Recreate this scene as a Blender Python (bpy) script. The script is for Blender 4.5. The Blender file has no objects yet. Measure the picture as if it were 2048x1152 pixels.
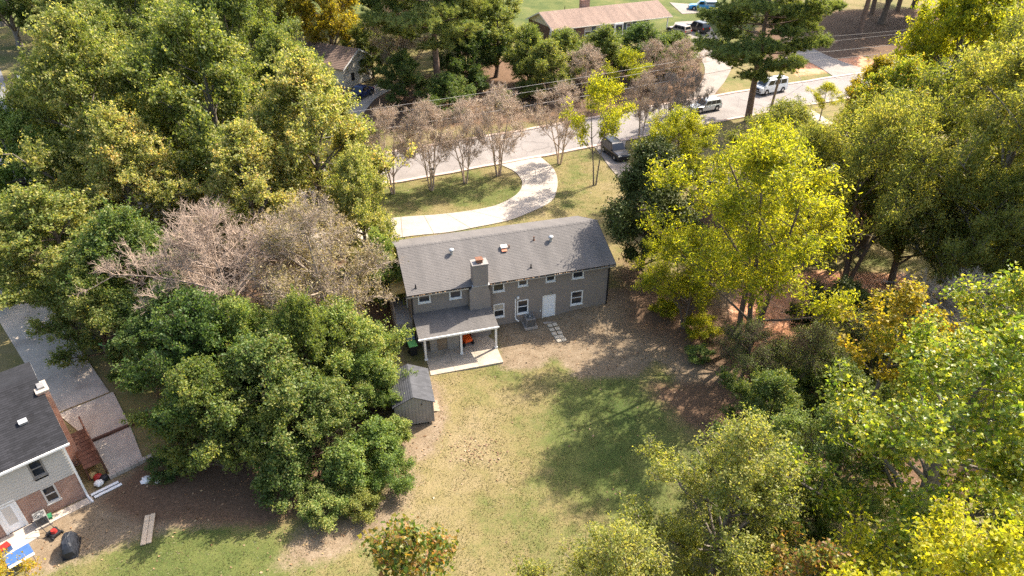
import bpy, math, random
import numpy as np
from mathutils import Vector, Matrix

# ------------------------------------------------------------------ camera, sky, sun, exposure
scene = bpy.context.scene
col = scene.collection
R = math.radians

cam_data = bpy.data.cameras.new("camera")
cam = bpy.data.objects.new("camera", cam_data)
col.objects.link(cam)
cam_data.sensor_width = 36.0
cam_data.lens = 24.0
cam_data.clip_start = 0.5
cam_data.clip_end = 3000.0
cam.location = (0.0, 0.0, 32.0)
cam.rotation_euler = (R(90.0 - 33.0), 0.0, 0.0)
scene.camera = cam

SUN_ELEV, SUN_AZ = 46.0, 50.0           # azimuth clockwise from +Y
world = bpy.data.worlds.new("World")
scene.world = world
world.use_nodes = True
wn = world.node_tree
bg = wn.nodes["Background"]
sky = wn.nodes.new("ShaderNodeTexSky")
sky.sky_type = 'NISHITA'
sky.sun_disc = False
sky.sun_elevation = R(SUN_ELEV)
sky.sun_rotation = R(SUN_AZ)
sky.air_density = 1.0
sky.dust_density = 3.0
sky.ozone_density = 0.6
wn.links.new(sky.outputs[0], bg.inputs[0])
bg.inputs[1].default_value = 0.15

sun_data = bpy.data.lights.new("sun", 'SUN')
sun = bpy.data.objects.new("sun", sun_data)
col.objects.link(sun)
sun_data.energy = 4.2
sun_data.angle = R(0.53)
sun_data.color = (1.0, 0.93, 0.82)
sdir = Vector((math.sin(R(SUN_AZ)) * math.cos(R(SUN_ELEV)), math.cos(R(SUN_AZ)) * math.cos(R(SUN_ELEV)), math.sin(R(SUN_ELEV))))
sun.rotation_euler = sdir.to_track_quat('Z', 'Y').to_euler()
sun.location = sdir * 120

scene.view_settings.view_transform = 'Standard'
scene.view_settings.look = 'None'
scene.view_settings.exposure = 1.62
scene.view_settings.gamma = 1.0
scene.view_settings.use_white_balance = True
scene.view_settings.white_balance_temperature = 6650
scene.view_settings.use_curve_mapping = False
scene.render.engine = 'CYCLES'
scene.cycles.max_bounces = 8
scene.cycles.diffuse_bounces = 6
scene.cycles.transmission_bounces = 6
scene.cycles.use_denoising = False
scene.cycles.use_adaptive_sampling = False
scene.cycles.sample_clamp_indirect = 4.0

rng = np.random.default_rng(7)
random.seed(7)

# ------------------------------------------------------------------ terrain
HU = (math.sin(R(73.8)), math.cos(R(73.8)))
HN = (-HU[1], HU[0])
HO = (-7.6, 41.1)
def sms(a, b, x):
    t = np.clip((x - a) / (b - a), 0, 1)
    return t * t * (3 - 2 * t)
def hg(x, y):
    x = np.asarray(x, float); y = np.asarray(y, float)
    dx, dy = x - HO[0], y - HO[1]
    s = dx * HN[0] + dy * HN[1]
    t = dx * HU[0] + dy * HU[1]
    side = np.maximum(sms(5.6, 7.0, t) * 0.40, 0) + 0.45 * sms(10.5, 16, t)
    h = 1.0 * sms(1, 9, s) + side * sms(-2.2, 0.2, s) * (1 - sms(1, 9, s)) * (1 - sms(18, 40, t))
    d = np.maximum(0, s - 30)
    h = h + 0.065 * np.minimum(d, 90) + 0.03 * np.clip(d - 90, 0, 400)
    h = h + 0.05 * np.sin(x * 0.31 + 1.3) * np.cos(y * 0.27) + 0.03 * np.sin(x * .9 + y * .5)
    return h
def H1(x, y):
    return float(hg(x, y))

# ------------------------------------------------------------------ materials
MATS = {}
def newmat(name):
    m = bpy.data.materials.new(name); m.use_nodes = True
    nt = m.node_tree
    for n in list(nt.nodes):
        nt.nodes.remove(n)
    out = nt.nodes.new("ShaderNodeOutputMaterial")
    MATS[name] = m
    return m, nt, out
def N(nt, t, **kw):
    n = nt.nodes.new(t)
    for k, v in kw.items():
        if hasattr(n, k):
            setattr(n, k, v)
        else:
            n.inputs[k].default_value = v
    return n
def ramp(nt, stops, interp='LINEAR'):
    r = nt.nodes.new("ShaderNodeValToRGB")
    e = r.color_ramp.elements
    r.color_ramp.interpolation = interp
    while len(e) < len(stops):
        e.new(0.5)
    for i, (p, c) in enumerate(stops):
        e[i].position = p
        e[i].color = (c[0], c[1], c[2], 1) if len(c) == 3 else c
    return r
def coords(nt, kind='Object', scale=(1, 1, 1), rot=(0, 0, 0)):
    tc = nt.nodes.new("ShaderNodeTexCoord")
    mp = nt.nodes.new("ShaderNodeMapping")
    mp.inputs['Scale'].default_value = scale
    mp.inputs['Rotation'].default_value = rot
    nt.links.new(tc.outputs[kind], mp.inputs[0])
    return mp.outputs[0]
def noise(nt, vec, scale, detail=4, rough=0.6):
    n = nt.nodes.new("ShaderNodeTexNoise")
    n.inputs['Scale'].default_value = scale
    n.inputs['Detail'].default_value = detail
    n.inputs['Roughness'].default_value = rough
    if vec is not None:
        nt.links.new(vec, n.inputs['Vector'])
    return n
def mixc(nt, fac, a, b, mode='MIX'):
    m = nt.nodes.new("ShaderNodeMix")
    m.data_type = 'RGBA'; m.blend_type = mode
    for s, v in ((0, fac), (6, a), (7, b)):
        if isinstance(v, (int, float)):
            m.inputs[s].default_value = v
        elif isinstance(v, tuple):
            m.inputs[s].default_value = (v[0], v[1], v[2], 1)
        else:
            nt.links.new(v, m.inputs[s])
    return m.outputs[2]
def mth(nt, op, a, b=None, c=None, clamp=False):
    m = nt.nodes.new("ShaderNodeMath"); m.operation = op; m.use_clamp = clamp
    for i, v in enumerate((a, b, c)):
        if v is None: continue
        if isinstance(v, (int, float)): m.inputs[i].default_value = v
        else: nt.links.new(v, m.inputs[i])
    return m.outputs[0]

def simple(name, c, rough=0.7, var=0.25, scale=3.0, bump=0.0, metallic=0.0, spec=0.3, bscale=None, stain=None):
    """plain surface with noise grain and wear"""
    m, nt, out = newmat(name)
    b = N(nt, "ShaderNodeBsdfPrincipled")
    b.inputs['Roughness'].default_value = rough
    b.inputs['Metallic'].default_value = metallic
    b.inputs['Specular IOR Level'].default_value = spec
    v = coords(nt)
    n1 = noise(nt, v, scale, 6, 0.65)
    lo = tuple(max(0, q * (1 - var)) for q in c); hi = tuple(min(1, q * (1 + var)) for q in c)
    r = ramp(nt, [(0.3, lo), (0.7, hi)])
    nt.links.new(n1.outputs['Fac'], r.inputs[0])
    colr = r.outputs[0]
    if stain:
        n2 = noise(nt, v, stain[1], 5, 0.6)
        r2 = ramp(nt, [(stain[2], (0, 0, 0)), (stain[2] + 0.15, (1, 1, 1))])
        nt.links.new(n2.outputs['Fac'], r2.inputs[0])
        colr = mixc(nt, mth(nt, 'MULTIPLY', r2.outputs[0], stain[3]), colr, stain[0])
    nt.links.new(colr, b.inputs['Base Color'])
    if bump:
        n3 = noise(nt, v, bscale or scale * 6, 4, 0.6)
        bp = N(nt, "ShaderNodeBump"); bp.inputs['Strength'].default_value = bump; bp.inputs['Distance'].default_value = 0.02
        nt.links.new(n3.outputs['Fac'], bp.inputs['Height'])
        nt.links.new(bp.outputs[0], b.inputs['Normal'])
    nt.links.new(b.outputs[0], out.inputs[0])
    return m

def brickmat(name, c1, c2, mortar, bw=0.22, bh=0.075, msize=0.01, wear=0.2, relief=0.6):
    m, nt, out = newmat(name)
    b = N(nt, "ShaderNodeBsdfPrincipled"); b.inputs['Roughness'].default_value = 0.8
    b.inputs['Specular IOR Level'].default_value = 0.2
    tc = nt.nodes.new("ShaderNodeTexCoord")
    sep = nt.nodes.new("ShaderNodeSeparateXYZ"); nt.links.new(tc.outputs['Object'], sep.inputs[0])
    cmb = nt.nodes.new("ShaderNodeCombineXYZ")
    nt.links.new(mth(nt, 'ADD', sep.outputs[0], sep.outputs[1]), cmb.inputs[0])
    nt.links.new(sep.outputs[2], cmb.inputs[1])
    br = nt.nodes.new("ShaderNodeTexBrick")
    nt.links.new(cmb.outputs[0], br.inputs['Vector'])
    br.inputs['Scale'].default_value = 1.0
    br.inputs['Brick Width'].default_value = bw; br.inputs['Row Height'].default_value = bh
    br.inputs['Mortar Size'].default_value = msize
    br.inputs['Color1'].default_value = (*c1, 1); br.inputs['Color2'].default_value = (*c2, 1); br.inputs['Mortar'].default_value = (*mortar, 1)
    n1 = noise(nt, tc.outputs['Object'], 1.2, 6, 0.65)
    r = ramp(nt, [(0.3, (1 - wear,) * 3), (0.7, (1 + wear * .7, 1 + wear * .65, 1 + wear * .5))])
    nt.links.new(n1.outputs['Fac'], r.inputs[0])
    cc = mixc(nt, 1.0, br.outputs['Color'], r.outputs[0], 'MULTIPLY')
    nt.links.new(cc, b.inputs['Base Color'])
    bp = N(nt, "ShaderNodeBump"); bp.inputs['Strength'].default_value = relief; bp.inputs['Distance'].default_value = 0.01; bp.invert = True
    nt.links.new(br.outputs['Fac'], bp.inputs['Height'])
    nt.links.new(bp.outputs[0], b.inputs['Normal'])
    nt.links.new(b.outputs[0], out.inputs[0])
    return m

def shinglemat(name, base, var=0.25, streak=0.35, moss=None):
    m, nt, out = newmat(name)
    b = N(nt, "ShaderNodeBsdfPrincipled"); b.inputs['Roughness'].default_value = 0.85
    b.inputs['Specular IOR Level'].default_value = 0.25
    tc = nt.nodes.new("ShaderNodeTexCoord")
    br = nt.nodes.new("ShaderNodeTexBrick")
    nt.links.new(tc.outputs['Object'], br.inputs['Vector'])
    br.inputs['Scale'].default_value = 1.0
    br.inputs['Brick Width'].default_value = 0.33; br.inputs['Row Height'].default_value = 0.14
    br.inputs['Mortar Size'].default_value = 0.006
    br.inputs['Color1'].default_value = (*[q * (1 - var) for q in base], 1)
    br.inputs['Color2'].default_value = (*[q * (1 + var) for q in base], 1)
    br.inputs['Mortar'].default_value = (*[q * 0.82 for q in base], 1)
    n1 = noise(nt, coords(nt, 'Object', (0.9, 0.14, 0.14)), 1.3, 6, 0.6)
    r = ramp(nt, [(0.3, (1 - streak,) * 3), (0.72, (1 + streak * .8, 1 + streak * .74, 1 + streak * .66))])
    nt.links.new(n1.outputs['Fac'], r.inputs[0])
    cc = mixc(nt, 1.0, br.outputs['Color'], r.outputs[0], 'MULTIPLY')
    n2 = noise(nt, tc.outputs['Object'], 24, 3, 0.7)
    r2 = ramp(nt, [(0.25, (0.7, 0.7, 0.7)), (0.75, (1.3, 1.3, 1.3))])
    nt.links.new(n2.outputs['Fac'], r2.inputs[0])
    cc = mixc(nt, 1.0, cc, r2.outputs[0], 'MULTIPLY')
    nt.links.new(cc, b.inputs['Base Color'])
    nt.links.new(b.outputs[0], out.inputs[0])
    return m

def leafmat(name, stops, transl=0.4, rough=0.5, spec=0.35, nscale=0.28, objvar=0.3, tint=(1.25, 1.2, 0.55)):
    """leaf colours picked per leaf, per bough and per tree"""
    m, nt, out = newmat(name)
    g = nt.nodes.new("ShaderNodeNewGeometry")
    oi = nt.nodes.new("ShaderNodeObjectInfo")
    tc = nt.nodes.new("ShaderNodeTexCoord")
    nz = noise(nt, tc.outputs['Object'], nscale, 3, 0.6)
    f = mth(nt, 'MULTIPLY', g.outputs['Random Per Island'], 0.6)
    nz2 = noise(nt, tc.outputs['Object'], nscale * 5.0, 2, 0.5)
    f = mth(nt, 'MULTIPLY_ADD', nz.outputs['Fac'], 0.9, f)
    f = mth(nt, 'MULTIPLY_ADD', nz2.outputs['Fac'], 0.6, f)
    f = mth(nt, 'MULTIPLY_ADD', oi.outputs['Random'], objvar, f)
    f = mth(nt, 'SUBTRACT', f, 0.55 + objvar / 2, clamp=True)
    r = ramp(nt, stops)
    nt.links.new(f, r.inputs[0])
    b = N(nt, "ShaderNodeBsdfPrincipled")
    b.inputs['Roughness'].default_value = rough
    b.inputs['Specular IOR Level'].default_value = spec
    nt.links.new(r.outputs[0], b.inputs['Base Color'])
    t = nt.nodes.new("ShaderNodeBsdfTranslucent")
    nt.links.new(mixc(nt, 1.0, r.outputs[0], tint, 'MULTIPLY'), t.inputs[0])
    mx = nt.nodes.new("ShaderNodeMixShader"); mx.inputs[0].default_value = transl
    nt.links.new(b.outputs[0], mx.inputs[1]); nt.links.new(t.outputs[0], mx.inputs[2])
    nt.links.new(mx.outputs[0], out.inputs[0])
    return m

def glassmat(name, c=(0.02, 0.024, 0.03), rough=0.06):
    m, nt, out = newmat(name)
    b = N(nt, "ShaderNodeBsdfPrincipled")
    n1 = noise(nt, coords(nt), 1.5, 2)
    r = ramp(nt, [(0.3, tuple(q * .6 for q in c)), (0.7, tuple(q * 1.6 for q in c))])
    nt.links.new(n1.outputs['Fac'], r.inputs[0]); nt.links.new(r.outputs[0], b.inputs['Base Color'])
    b.inputs['Roughness'].default_value = rough
    b.inputs['Specular IOR Level'].default_value = 0.6
    nt.links.new(b.outputs[0], out.inputs[0])
    return m
def paintmat(name, c, rough=0.3, metallic=0.2):
    m, nt, out = newmat(name)
    b = N(nt, "ShaderNodeBsdfPrincipled")
    n1 = noise(nt, coords(nt), 2.5, 4)
    r = ramp(nt, [(0.3, tuple(q * .85 for q in c)), (0.7, tuple(min(1, q * 1.1) for q in c))])
    nt.links.new(n1.outputs['Fac'], r.inputs[0]); nt.links.new(r.outputs[0], b.inputs['Base Color'])
    b.inputs['Roughness'].default_value = rough
    b.inputs['Metallic'].default_value = metallic
    b.inputs['Coat Weight'].default_value = 0.3
    nt.links.new(b.outputs[0], out.inputs[0])
    return m

def groundmat():
    m, nt, out = newmat("ground_soil_grass")
    b = N(nt, "ShaderNodeBsdfPrincipled"); b.inputs['Roughness'].default_value = 0.95
    b.inputs['Specular IOR Level'].default_value = 0.1
    tc = nt.nodes.new("ShaderNodeTexCoord"); P = tc.outputs['Object']
    att = nt.nodes.new("ShaderNodeAttribute"); att.attribute_name = "cover"
    sp = nt.nodes.new("ShaderNodeSeparateColor"); nt.links.new(att.outputs['Color'], sp.inputs[0])
    dirt, clay, litter = sp.outputs[0], sp.outputs[1], sp.outputs[2]
    nb = noise(nt, P, 0.22, 5, 0.65); nm = noise(nt, P, 1.1, 6, 0.7); nf = noise(nt, P, 7.0, 5, 0.75); nff = noise(nt, P, 26.0, 3, 0.7)
    # grass: green to straw
    rg = ramp(nt, [(0.32, (0.056, 0.078, 0.021)), (0.46, (0.100, 0.111, 0.033)), (0.58, (0.172, 0.140, 0.060)), (0.72, (0.218, 0.168, 0.090))])
    f = mth(nt, 'MULTIPLY_ADD', nb.outputs['Fac'], 0.62, mth(nt, 'MULTIPLY', nm.outputs['Fac'], 0.25))
    f = mth(nt, 'MULTIPLY_ADD', nf.outputs['Fac'], 0.22, f)
    f = mth(nt, 'MULTIPLY_ADD', att.outputs['Alpha'], 0.32, mth(nt, 'SUBTRACT', f, 0.16))
    nt.links.new(f, rg.inputs[0])
    rd = ramp(nt, [(0.3, (0.111, 0.078, 0.048)), (0.5, (0.185, 0.137, 0.089)), (0.7, (0.266, 0.211, 0.148))])
    nt.links.new(mth(nt, 'MULTIPLY_ADD', nf.outputs['Fac'], 0.5, mth(nt, 'MULTIPLY', nm.outputs['Fac'], 0.5)), rd.inputs[0])
    rc = ramp(nt, [(0.3, (0.36, 0.15, 0.075)), (0.55, (0.52, 0.26, 0.15)), (0.75, (0.60, 0.40, 0.28))])
    nt.links.new(nm.outputs['Fac'], rc.inputs[0])
    rl = ramp(nt, [(0.3, (0.050, 0.032, 0.020)), (0.5, (0.117, 0.072, 0.045)), (0.7, (0.243, 0.149, 0.090))])
    nt.links.new(mth(nt, 'MULTIPLY_ADD', nff.outputs['Fac'], 0.5, mth(nt, 'MULTIPLY', nf.outputs['Fac'], 0.5)), rl.inputs[0])
    def edge(mask, w=0.55):
        a = mth(nt, 'MULTIPLY_ADD', nm.outputs['Fac'], w, mask)
        a = mth(nt, 'MULTIPLY_ADD', nf.outputs['Fac'], w * .8, a)
        a = mth(nt, 'SUBTRACT', a, 0.5 + w * 0.9)
        return mth(nt, 'MULTIPLY_ADD', a, 3.0, 0.5, clamp=True)
    c = mixc(nt, edge(dirt), rg.outputs[0], rd.outputs[0])
    c = mixc(nt, edge(litter), c, rl.outputs[0])
    c = mixc(nt, edge(clay), c, rc.outputs[0])
    rv = ramp(nt, [(0.25, (0.72, 0.72, 0.72)), (0.75, (1.3, 1.3, 1.3))])
    nt.links.new(nff.outputs['Fac'], rv.inputs[0])
    c = mixc(nt, 1.0, c, rv.outputs[0], 'MULTIPLY')
    nt.links.new(c, b.inputs['Base Color'])
    bp = N(nt, "ShaderNodeBump"); bp.inputs['Strength'].default_value = 0.55; bp.inputs['Distance'].default_value = 0.05
    nt.links.new(mth(nt, 'ADD', nf.outputs['Fac'], mth(nt, 'MULTIPLY', nff.outputs['Fac'], 0.6)), bp.inputs['Height'])
    nt.links.new(bp.outputs[0], b.inputs['Normal'])
    nt.links.new(b.outputs[0], out.inputs[0])
    return m

groundmat()
def cracked(name, c, dark):
    m = simple(name, c, 0.9, 0.14, 0.5, 0.3, bscale=25, stain=(dark, 0.35, 0.55, 0.5))
    nt = m.node_tree; b = next(n for n in nt.nodes if n.type == 'BSDF_PRINCIPLED')
    src = b.inputs['Base Color'].links[0].from_socket
    tc = nt.nodes.new("ShaderNodeTexCoord"); wv = noise(nt, tc.outputs['Object'], 0.6, 4, 0.6)
    ad = nt.nodes.new("ShaderNodeVectorMath"); ad.operation = 'MULTIPLY_ADD'; ad.inputs[1].default_value = (1.6, 1.6, 0)
    nt.links.new(wv.outputs['Color'], ad.inputs[0]); nt.links.new(tc.outputs['Object'], ad.inputs[2])
    vo = nt.nodes.new("ShaderNodeTexVoronoi"); vo.feature = 'DISTANCE_TO_EDGE'; vo.inputs['Scale'].default_value = 0.16
    nt.links.new(ad.outputs[0], vo.inputs['Vector'])
    r = ramp(nt, [(0.003, (1, 1, 1)), (0.008, (0, 0, 0))]); nt.links.new(vo.outputs['Distance'], r.inputs[0])
    nt.links.new(mixc(nt, mth(nt, 'MULTIPLY', r.outputs[0], 0.45), src, tuple(q * .35 for q in c)), b.inputs['Base Color'])
cracked("asphalt", (0.205, 0.182, 0.167), (0.15, 0.132, 0.12))
simple("asphalt_dark", (0.16, 0.155, 0.155), 0.9, 0.2, 0.6, 0.3, bscale=25, stain=((0.3, 0.28, 0.25), 0.3, 0.58, 0.5))
simple("concrete_new", (0.33, 0.285, 0.24), 0.85, 0.10, 1.2, 0.2, bscale=20, stain=((0.24, 0.20, 0.165), 0.8, 0.55, 0.6))
simple("concrete_worn", (0.45, 0.375, 0.30), 0.9, 0.14, 1.4, 0.25, bscale=18, stain=((0.24, 0.19, 0.15), 0.7, 0.52, 0.6))
simple("concrete_far", (0.235, 0.20, 0.17), 0.9, 0.14, 0.8, 0.25, bscale=18, stain=((0.15, 0.125, 0.105), 0.5, 0.52, 0.6))
simple("concrete_old", (0.36, 0.305, 0.25), 0.9, 0.12, 1.4, 0.25, bscale=18, stain=((0.26, 0.21, 0.17), 0.9, 0.55, 0.5))
simple("concrete_patio", (0.36, 0.30, 0.235), 0.9, 0.16, 2.2, 0.25, bscale=18, stain=((0.20, 0.175, 0.14), 1.3, 0.52, 0.6))
simple("kerb_concrete", (0.44, 0.34, 0.28), 0.9, 0.2, 2.0, 0.2, stain=((0.33, 0.17, 0.11), 0.9, 0.56, 0.7))
brickmat("brick_grey_paint", (0.252, 0.212, 0.182), (0.259, 0.218, 0.187), (0.244, 0.205, 0.176), wear=0.09, relief=0.15)
brickmat("brick_red", (0.27, 0.12, 0.08), (0.40, 0.21, 0.145), (0.42, 0.35, 0.29))
brickmat("brick_dark", (0.13, 0.065, 0.048), (0.19, 0.10, 0.072), (0.21, 0.17, 0.14))
shinglemat("shingle_grey", (0.125, 0.115, 0.108), 0.045, 0.17)
shinglemat("shingle_dark", (0.019, 0.019, 0.022), 0.3, 0.3)
shinglemat("shingle_slate", (0.058, 0.059, 0.064), 0.2, 0.2)
shinglemat("shingle_brown", (0.225, 0.155, 0.12), 0.10, 0.22)
simple("white_trim", (0.74, 0.72, 0.68), 0.5, 0.07, 3.0, stain=((0.5, 0.45, 0.38), 1.5, 0.62, 0.5))
simple("white_door", (0.78, 0.77, 0.75), 0.45, 0.04, 2.0)
simple("grey_trim", (0.22, 0.20, 0.18), 0.6, 0.1, 3.0)
simple("black_metal", (0.018, 0.018, 0.02), 0.5, 0.3, 4.0)
simple("dark_plastic", (0.02, 0.022, 0.024), 0.5, 0.3, 3.0)
simple("green_lid", (0.17, 0.46, 0.13), 0.55, 0.12, 3.0, stain=((0.5, 0.62, 0.42), 2.0, 0.6, 0.5))
simple("blue_lid", (0.14, 0.20, 0.27), 0.55, 0.15, 3.0)
simple("galvanised", (0.42, 0.42, 0.41), 0.45, 0.15, 4.0, metallic=0.5)
simple("rust", (0.16, 0.075, 0.045), 0.9, 0.35, 6.0)
simple("clay_flue", (0.21, 0.095, 0.055), 0.85, 0.2, 5.0)
simple("copper_patch", (0.42, 0.17, 0.10), 0.8, 0.3, 4.0)
simple("grey_metal", (0.22, 0.21, 0.20), 0.55, 0.15, 5.0, metallic=0.2)
simple("siding_tan", (0.46, 0.42, 0.37), 0.65, 0.06, 1.0)
simple("siding_grey", (0.29, 0.262, 0.23), 0.7, 0.08, 1.0, stain=((0.13, 0.115, 0.10), 0.8, 0.6, 0.5))
simple("cream_paint", (0.62, 0.555, 0.45), 0.6, 0.06, 1.5)
simple("pale_siding", (0.52, 0.48, 0.43), 0.6, 0.07, 1.5)
simple("orange_paint", (0.75, 0.10, 0.015), 0.35, 0.1, 3.0)
simple("red_paint", (0.34, 0.03, 0.025), 0.4, 0.15, 3.0)
simple("blue_plastic", (0.05, 0.11, 0.26), 0.45, 0.15, 3.0)
simple("green_plastic", (0.03, 0.16, 0.07), 0.5, 0.15, 3.0)
simple("wood_weathered", (0.25, 0.185, 0.125), 0.85, 0.3, 5.0, 0.3)
simple("wood_new", (0.52, 0.39, 0.26), 0.75, 0.2, 4.0, 0.2)
simple("wood_red", (0.115, 0.055, 0.036), 0.8, 0.3, 4.0, 0.2)
simple("wood_tan", (0.50, 0.36, 0.15), 0.75, 0.2, 3.0)
simple("shutter_blue", (0.06, 0.085, 0.11), 0.6, 0.1, 3.0)
simple("tarp_black", (0.022, 0.024, 0.03), 0.4, 0.4, 2.0, 0.5)
simple("blind_cloth", (0.42, 0.38, 0.31), 0.8, 0.08, 3.0)
simple("wire_metal", (0.36, 0.33, 0.30), 0.5, 0.1, 3.0)
simple("pole_wood", (0.25, 0.185, 0.14), 0.9, 0.25, 3.0, 0.3)
simple("paver_stone", (0.46, 0.40, 0.31), 0.9, 0.2, 4.0, 0.2)
simple("sign_white", (0.8, 0.8, 0.79), 0.5, 0.03, 2.0)
simple("rubber", (0.022, 0.022, 0.023), 0.85, 0.3, 6.0)
simple("rim_alloy", (0.5, 0.5, 0.5), 0.3, 0.1, 3.0, metallic=0.7)
simple("light_lens", (0.75, 0.75, 0.72), 0.15, 0.05, 3.0)
simple("tail_lens", (0.55, 0.015, 0.012), 0.2, 0.1, 3.0)
simple("bark_grey", (0.16, 0.135, 0.11), 0.9, 0.4, 5.0, 0.5)
simple("bark_brown", (0.125, 0.09, 0.065), 0.9, 0.4, 4.0, 0.6)
simple("bark_pale", (0.34, 0.27, 0.205), 0.9, 0.22, 3.0, 0.3)
simple("bark_pink", (0.36, 0.27, 0.205), 0.9, 0.2, 2.0, 0.2)
simple("bark_myrtle", (0.44, 0.335, 0.245), 0.8, 0.25, 3.0, 0.2)
simple("bark_dead", (0.42, 0.345, 0.27), 0.9, 0.2, 3.0, 0.3)
simple("bark_pine", (0.19, 0.125, 0.09), 0.95, 0.4, 4.0, 0.7)
glassmat("window_glass")
glassmat("car_glass", (0.012, 0.015, 0.018), 0.03)
paintmat("paint_dark", (0.016, 0.017, 0.02), 0.35, 0.0); paintmat("paint_black", (0.012, 0.012, 0.016)); paintmat("paint_silver", (0.50, 0.53, 0.54), 0.3, 0.5)
paintmat("paint_white", (0.74, 0.75, 0.75), 0.35, 0.0); paintmat("paint_blue", (0.03, 0.24, 0.46), 0.35, 0.1); paintmat("paint_tan", (0.36, 0.29, 0.22), 0.35, 0.3)
paintmat("paint_navy", (0.010, 0.035, 0.12), 0.25, 0.2)

LEAF = {
 'gold':   ([(0.0, (0.062, 0.100, 0.022)), (0.30, (0.155, 0.200, 0.046)), (0.58, (0.32, 0.335, 0.10)), (0.84, (0.55, 0.49, 0.20)), (1.0, (0.57, 0.37, 0.12))], 0.57),
 'amber':  ([(0.0, (0.110, 0.121, 0.017)), (0.35, (0.286, 0.253, 0.026)), (0.7, (0.484, 0.363, 0.039)), (1.0, (0.550, 0.242, 0.044))], 0.61),
 'olive':  ([(0.0, (0.061, 0.104, 0.023)), (0.4, (0.139, 0.192, 0.046)), (0.75, (0.270, 0.287, 0.078)), (1.0, (0.487, 0.418, 0.139))], 0.55),
 'dark':   ([(0.0, (0.038, 0.075, 0.018)), (0.4, (0.085, 0.145, 0.034)), (0.75, (0.175, 0.225, 0.060)), (1.0, (0.35, 0.34, 0.12))], 0.51),
 'vine':   ([(0.0, (0.070, 0.131, 0.028)), (0.4, (0.157, 0.235, 0.055)), (0.75, (0.305, 0.356, 0.104)), (1.0, (0.557, 0.504, 0.174))], 0.53),
 'yellow': ([(0.0, (0.095, 0.140, 0.012)), (0.35, (0.25, 0.285, 0.022)), (0.7, (0.50, 0.47, 0.030)), (1.0, (0.60, 0.50, 0.05))], 0.62),
 'lime':   ([(0.0, (0.060, 0.120, 0.017)), (0.35, (0.165, 0.24, 0.030)), (0.65, (0.35, 0.38, 0.048)), (0.88, (0.56, 0.45, 0.06)), (1.0, (0.54, 0.25, 0.06))], 0.62),
 'willow': ([(0.0, (0.080, 0.115, 0.020)), (0.35, (0.19, 0.22, 0.045)), (0.7, (0.35, 0.34, 0.08)), (1.0, (0.54, 0.44, 0.10))], 0.57),
 'elm':    ([(0.0, (0.095, 0.135, 0.030)), (0.35, (0.22, 0.255, 0.060)), (0.7, (0.40, 0.385, 0.10)), (0.93, (0.54, 0.46, 0.17)), (1.0, (0.50, 0.25, 0.14))], 0.57),
 'rusty':  ([(0.0, (0.045, 0.09, 0.018)), (0.4, (0.11, 0.17, 0.028)), (0.62, (0.30, 0.25, 0.05)), (0.82, (0.34, 0.17, 0.05)), (1.0, (0.17, 0.09, 0.045))], 0.57),
 'magnolia': ([(0.0, (0.032, 0.045, 0.012)), (0.5, (0.068, 0.086, 0.020)), (0.85, (0.125, 0.14, 0.038)), (1.0, (0.25, 0.21, 0.08))], 0.12),
 'brown':  ([(0.0, (0.14, 0.11, 0.045)), (0.4, (0.25, 0.20, 0.085)), (0.75, (0.36, 0.29, 0.13)), (1.0, (0.38, 0.24, 0.12))], 0.3),
 'tan':    ([(0.0, (0.18, 0.14, 0.08)), (0.5, (0.31, 0.245, 0.15)), (0.85, (0.40, 0.32, 0.20)), (1.0, (0.34, 0.31, 0.10))], 0.25),
 'pine':   ([(0.0, (0.085, 0.125, 0.035)), (0.4, (0.170, 0.215, 0.060)), (0.8, (0.320, 0.335, 0.100)), (1.0, (0.440, 0.370, 0.130))], 0.40),
}
for k, (st, tr) in LEAF.items():
    leafmat("leaf_" + k, st, tr, rough=0.38 if k in ('lime', 'rusty') else 0.5, spec=0.45 if k == 'lime' else (0.15 if k == 'magnolia' else 0.32))
leafmat("grass_blades", [(0.0, (0.052, 0.074, 0.018)), (0.4, (0.111, 0.115, 0.037)), (0.75, (0.192, 0.152, 0.067)), (1.0, (0.244, 0.181, 0.096))], 0.25, nscale=0.25, objvar=0.0)
leafmat("dead_leaf", [(0.0, (0.112, 0.059, 0.028)), (0.4, (0.210, 0.119, 0.059)), (0.75, (0.308, 0.210, 0.119)), (1.0, (0.364, 0.231, 0.070))], 0.1, objvar=0.0)

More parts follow.
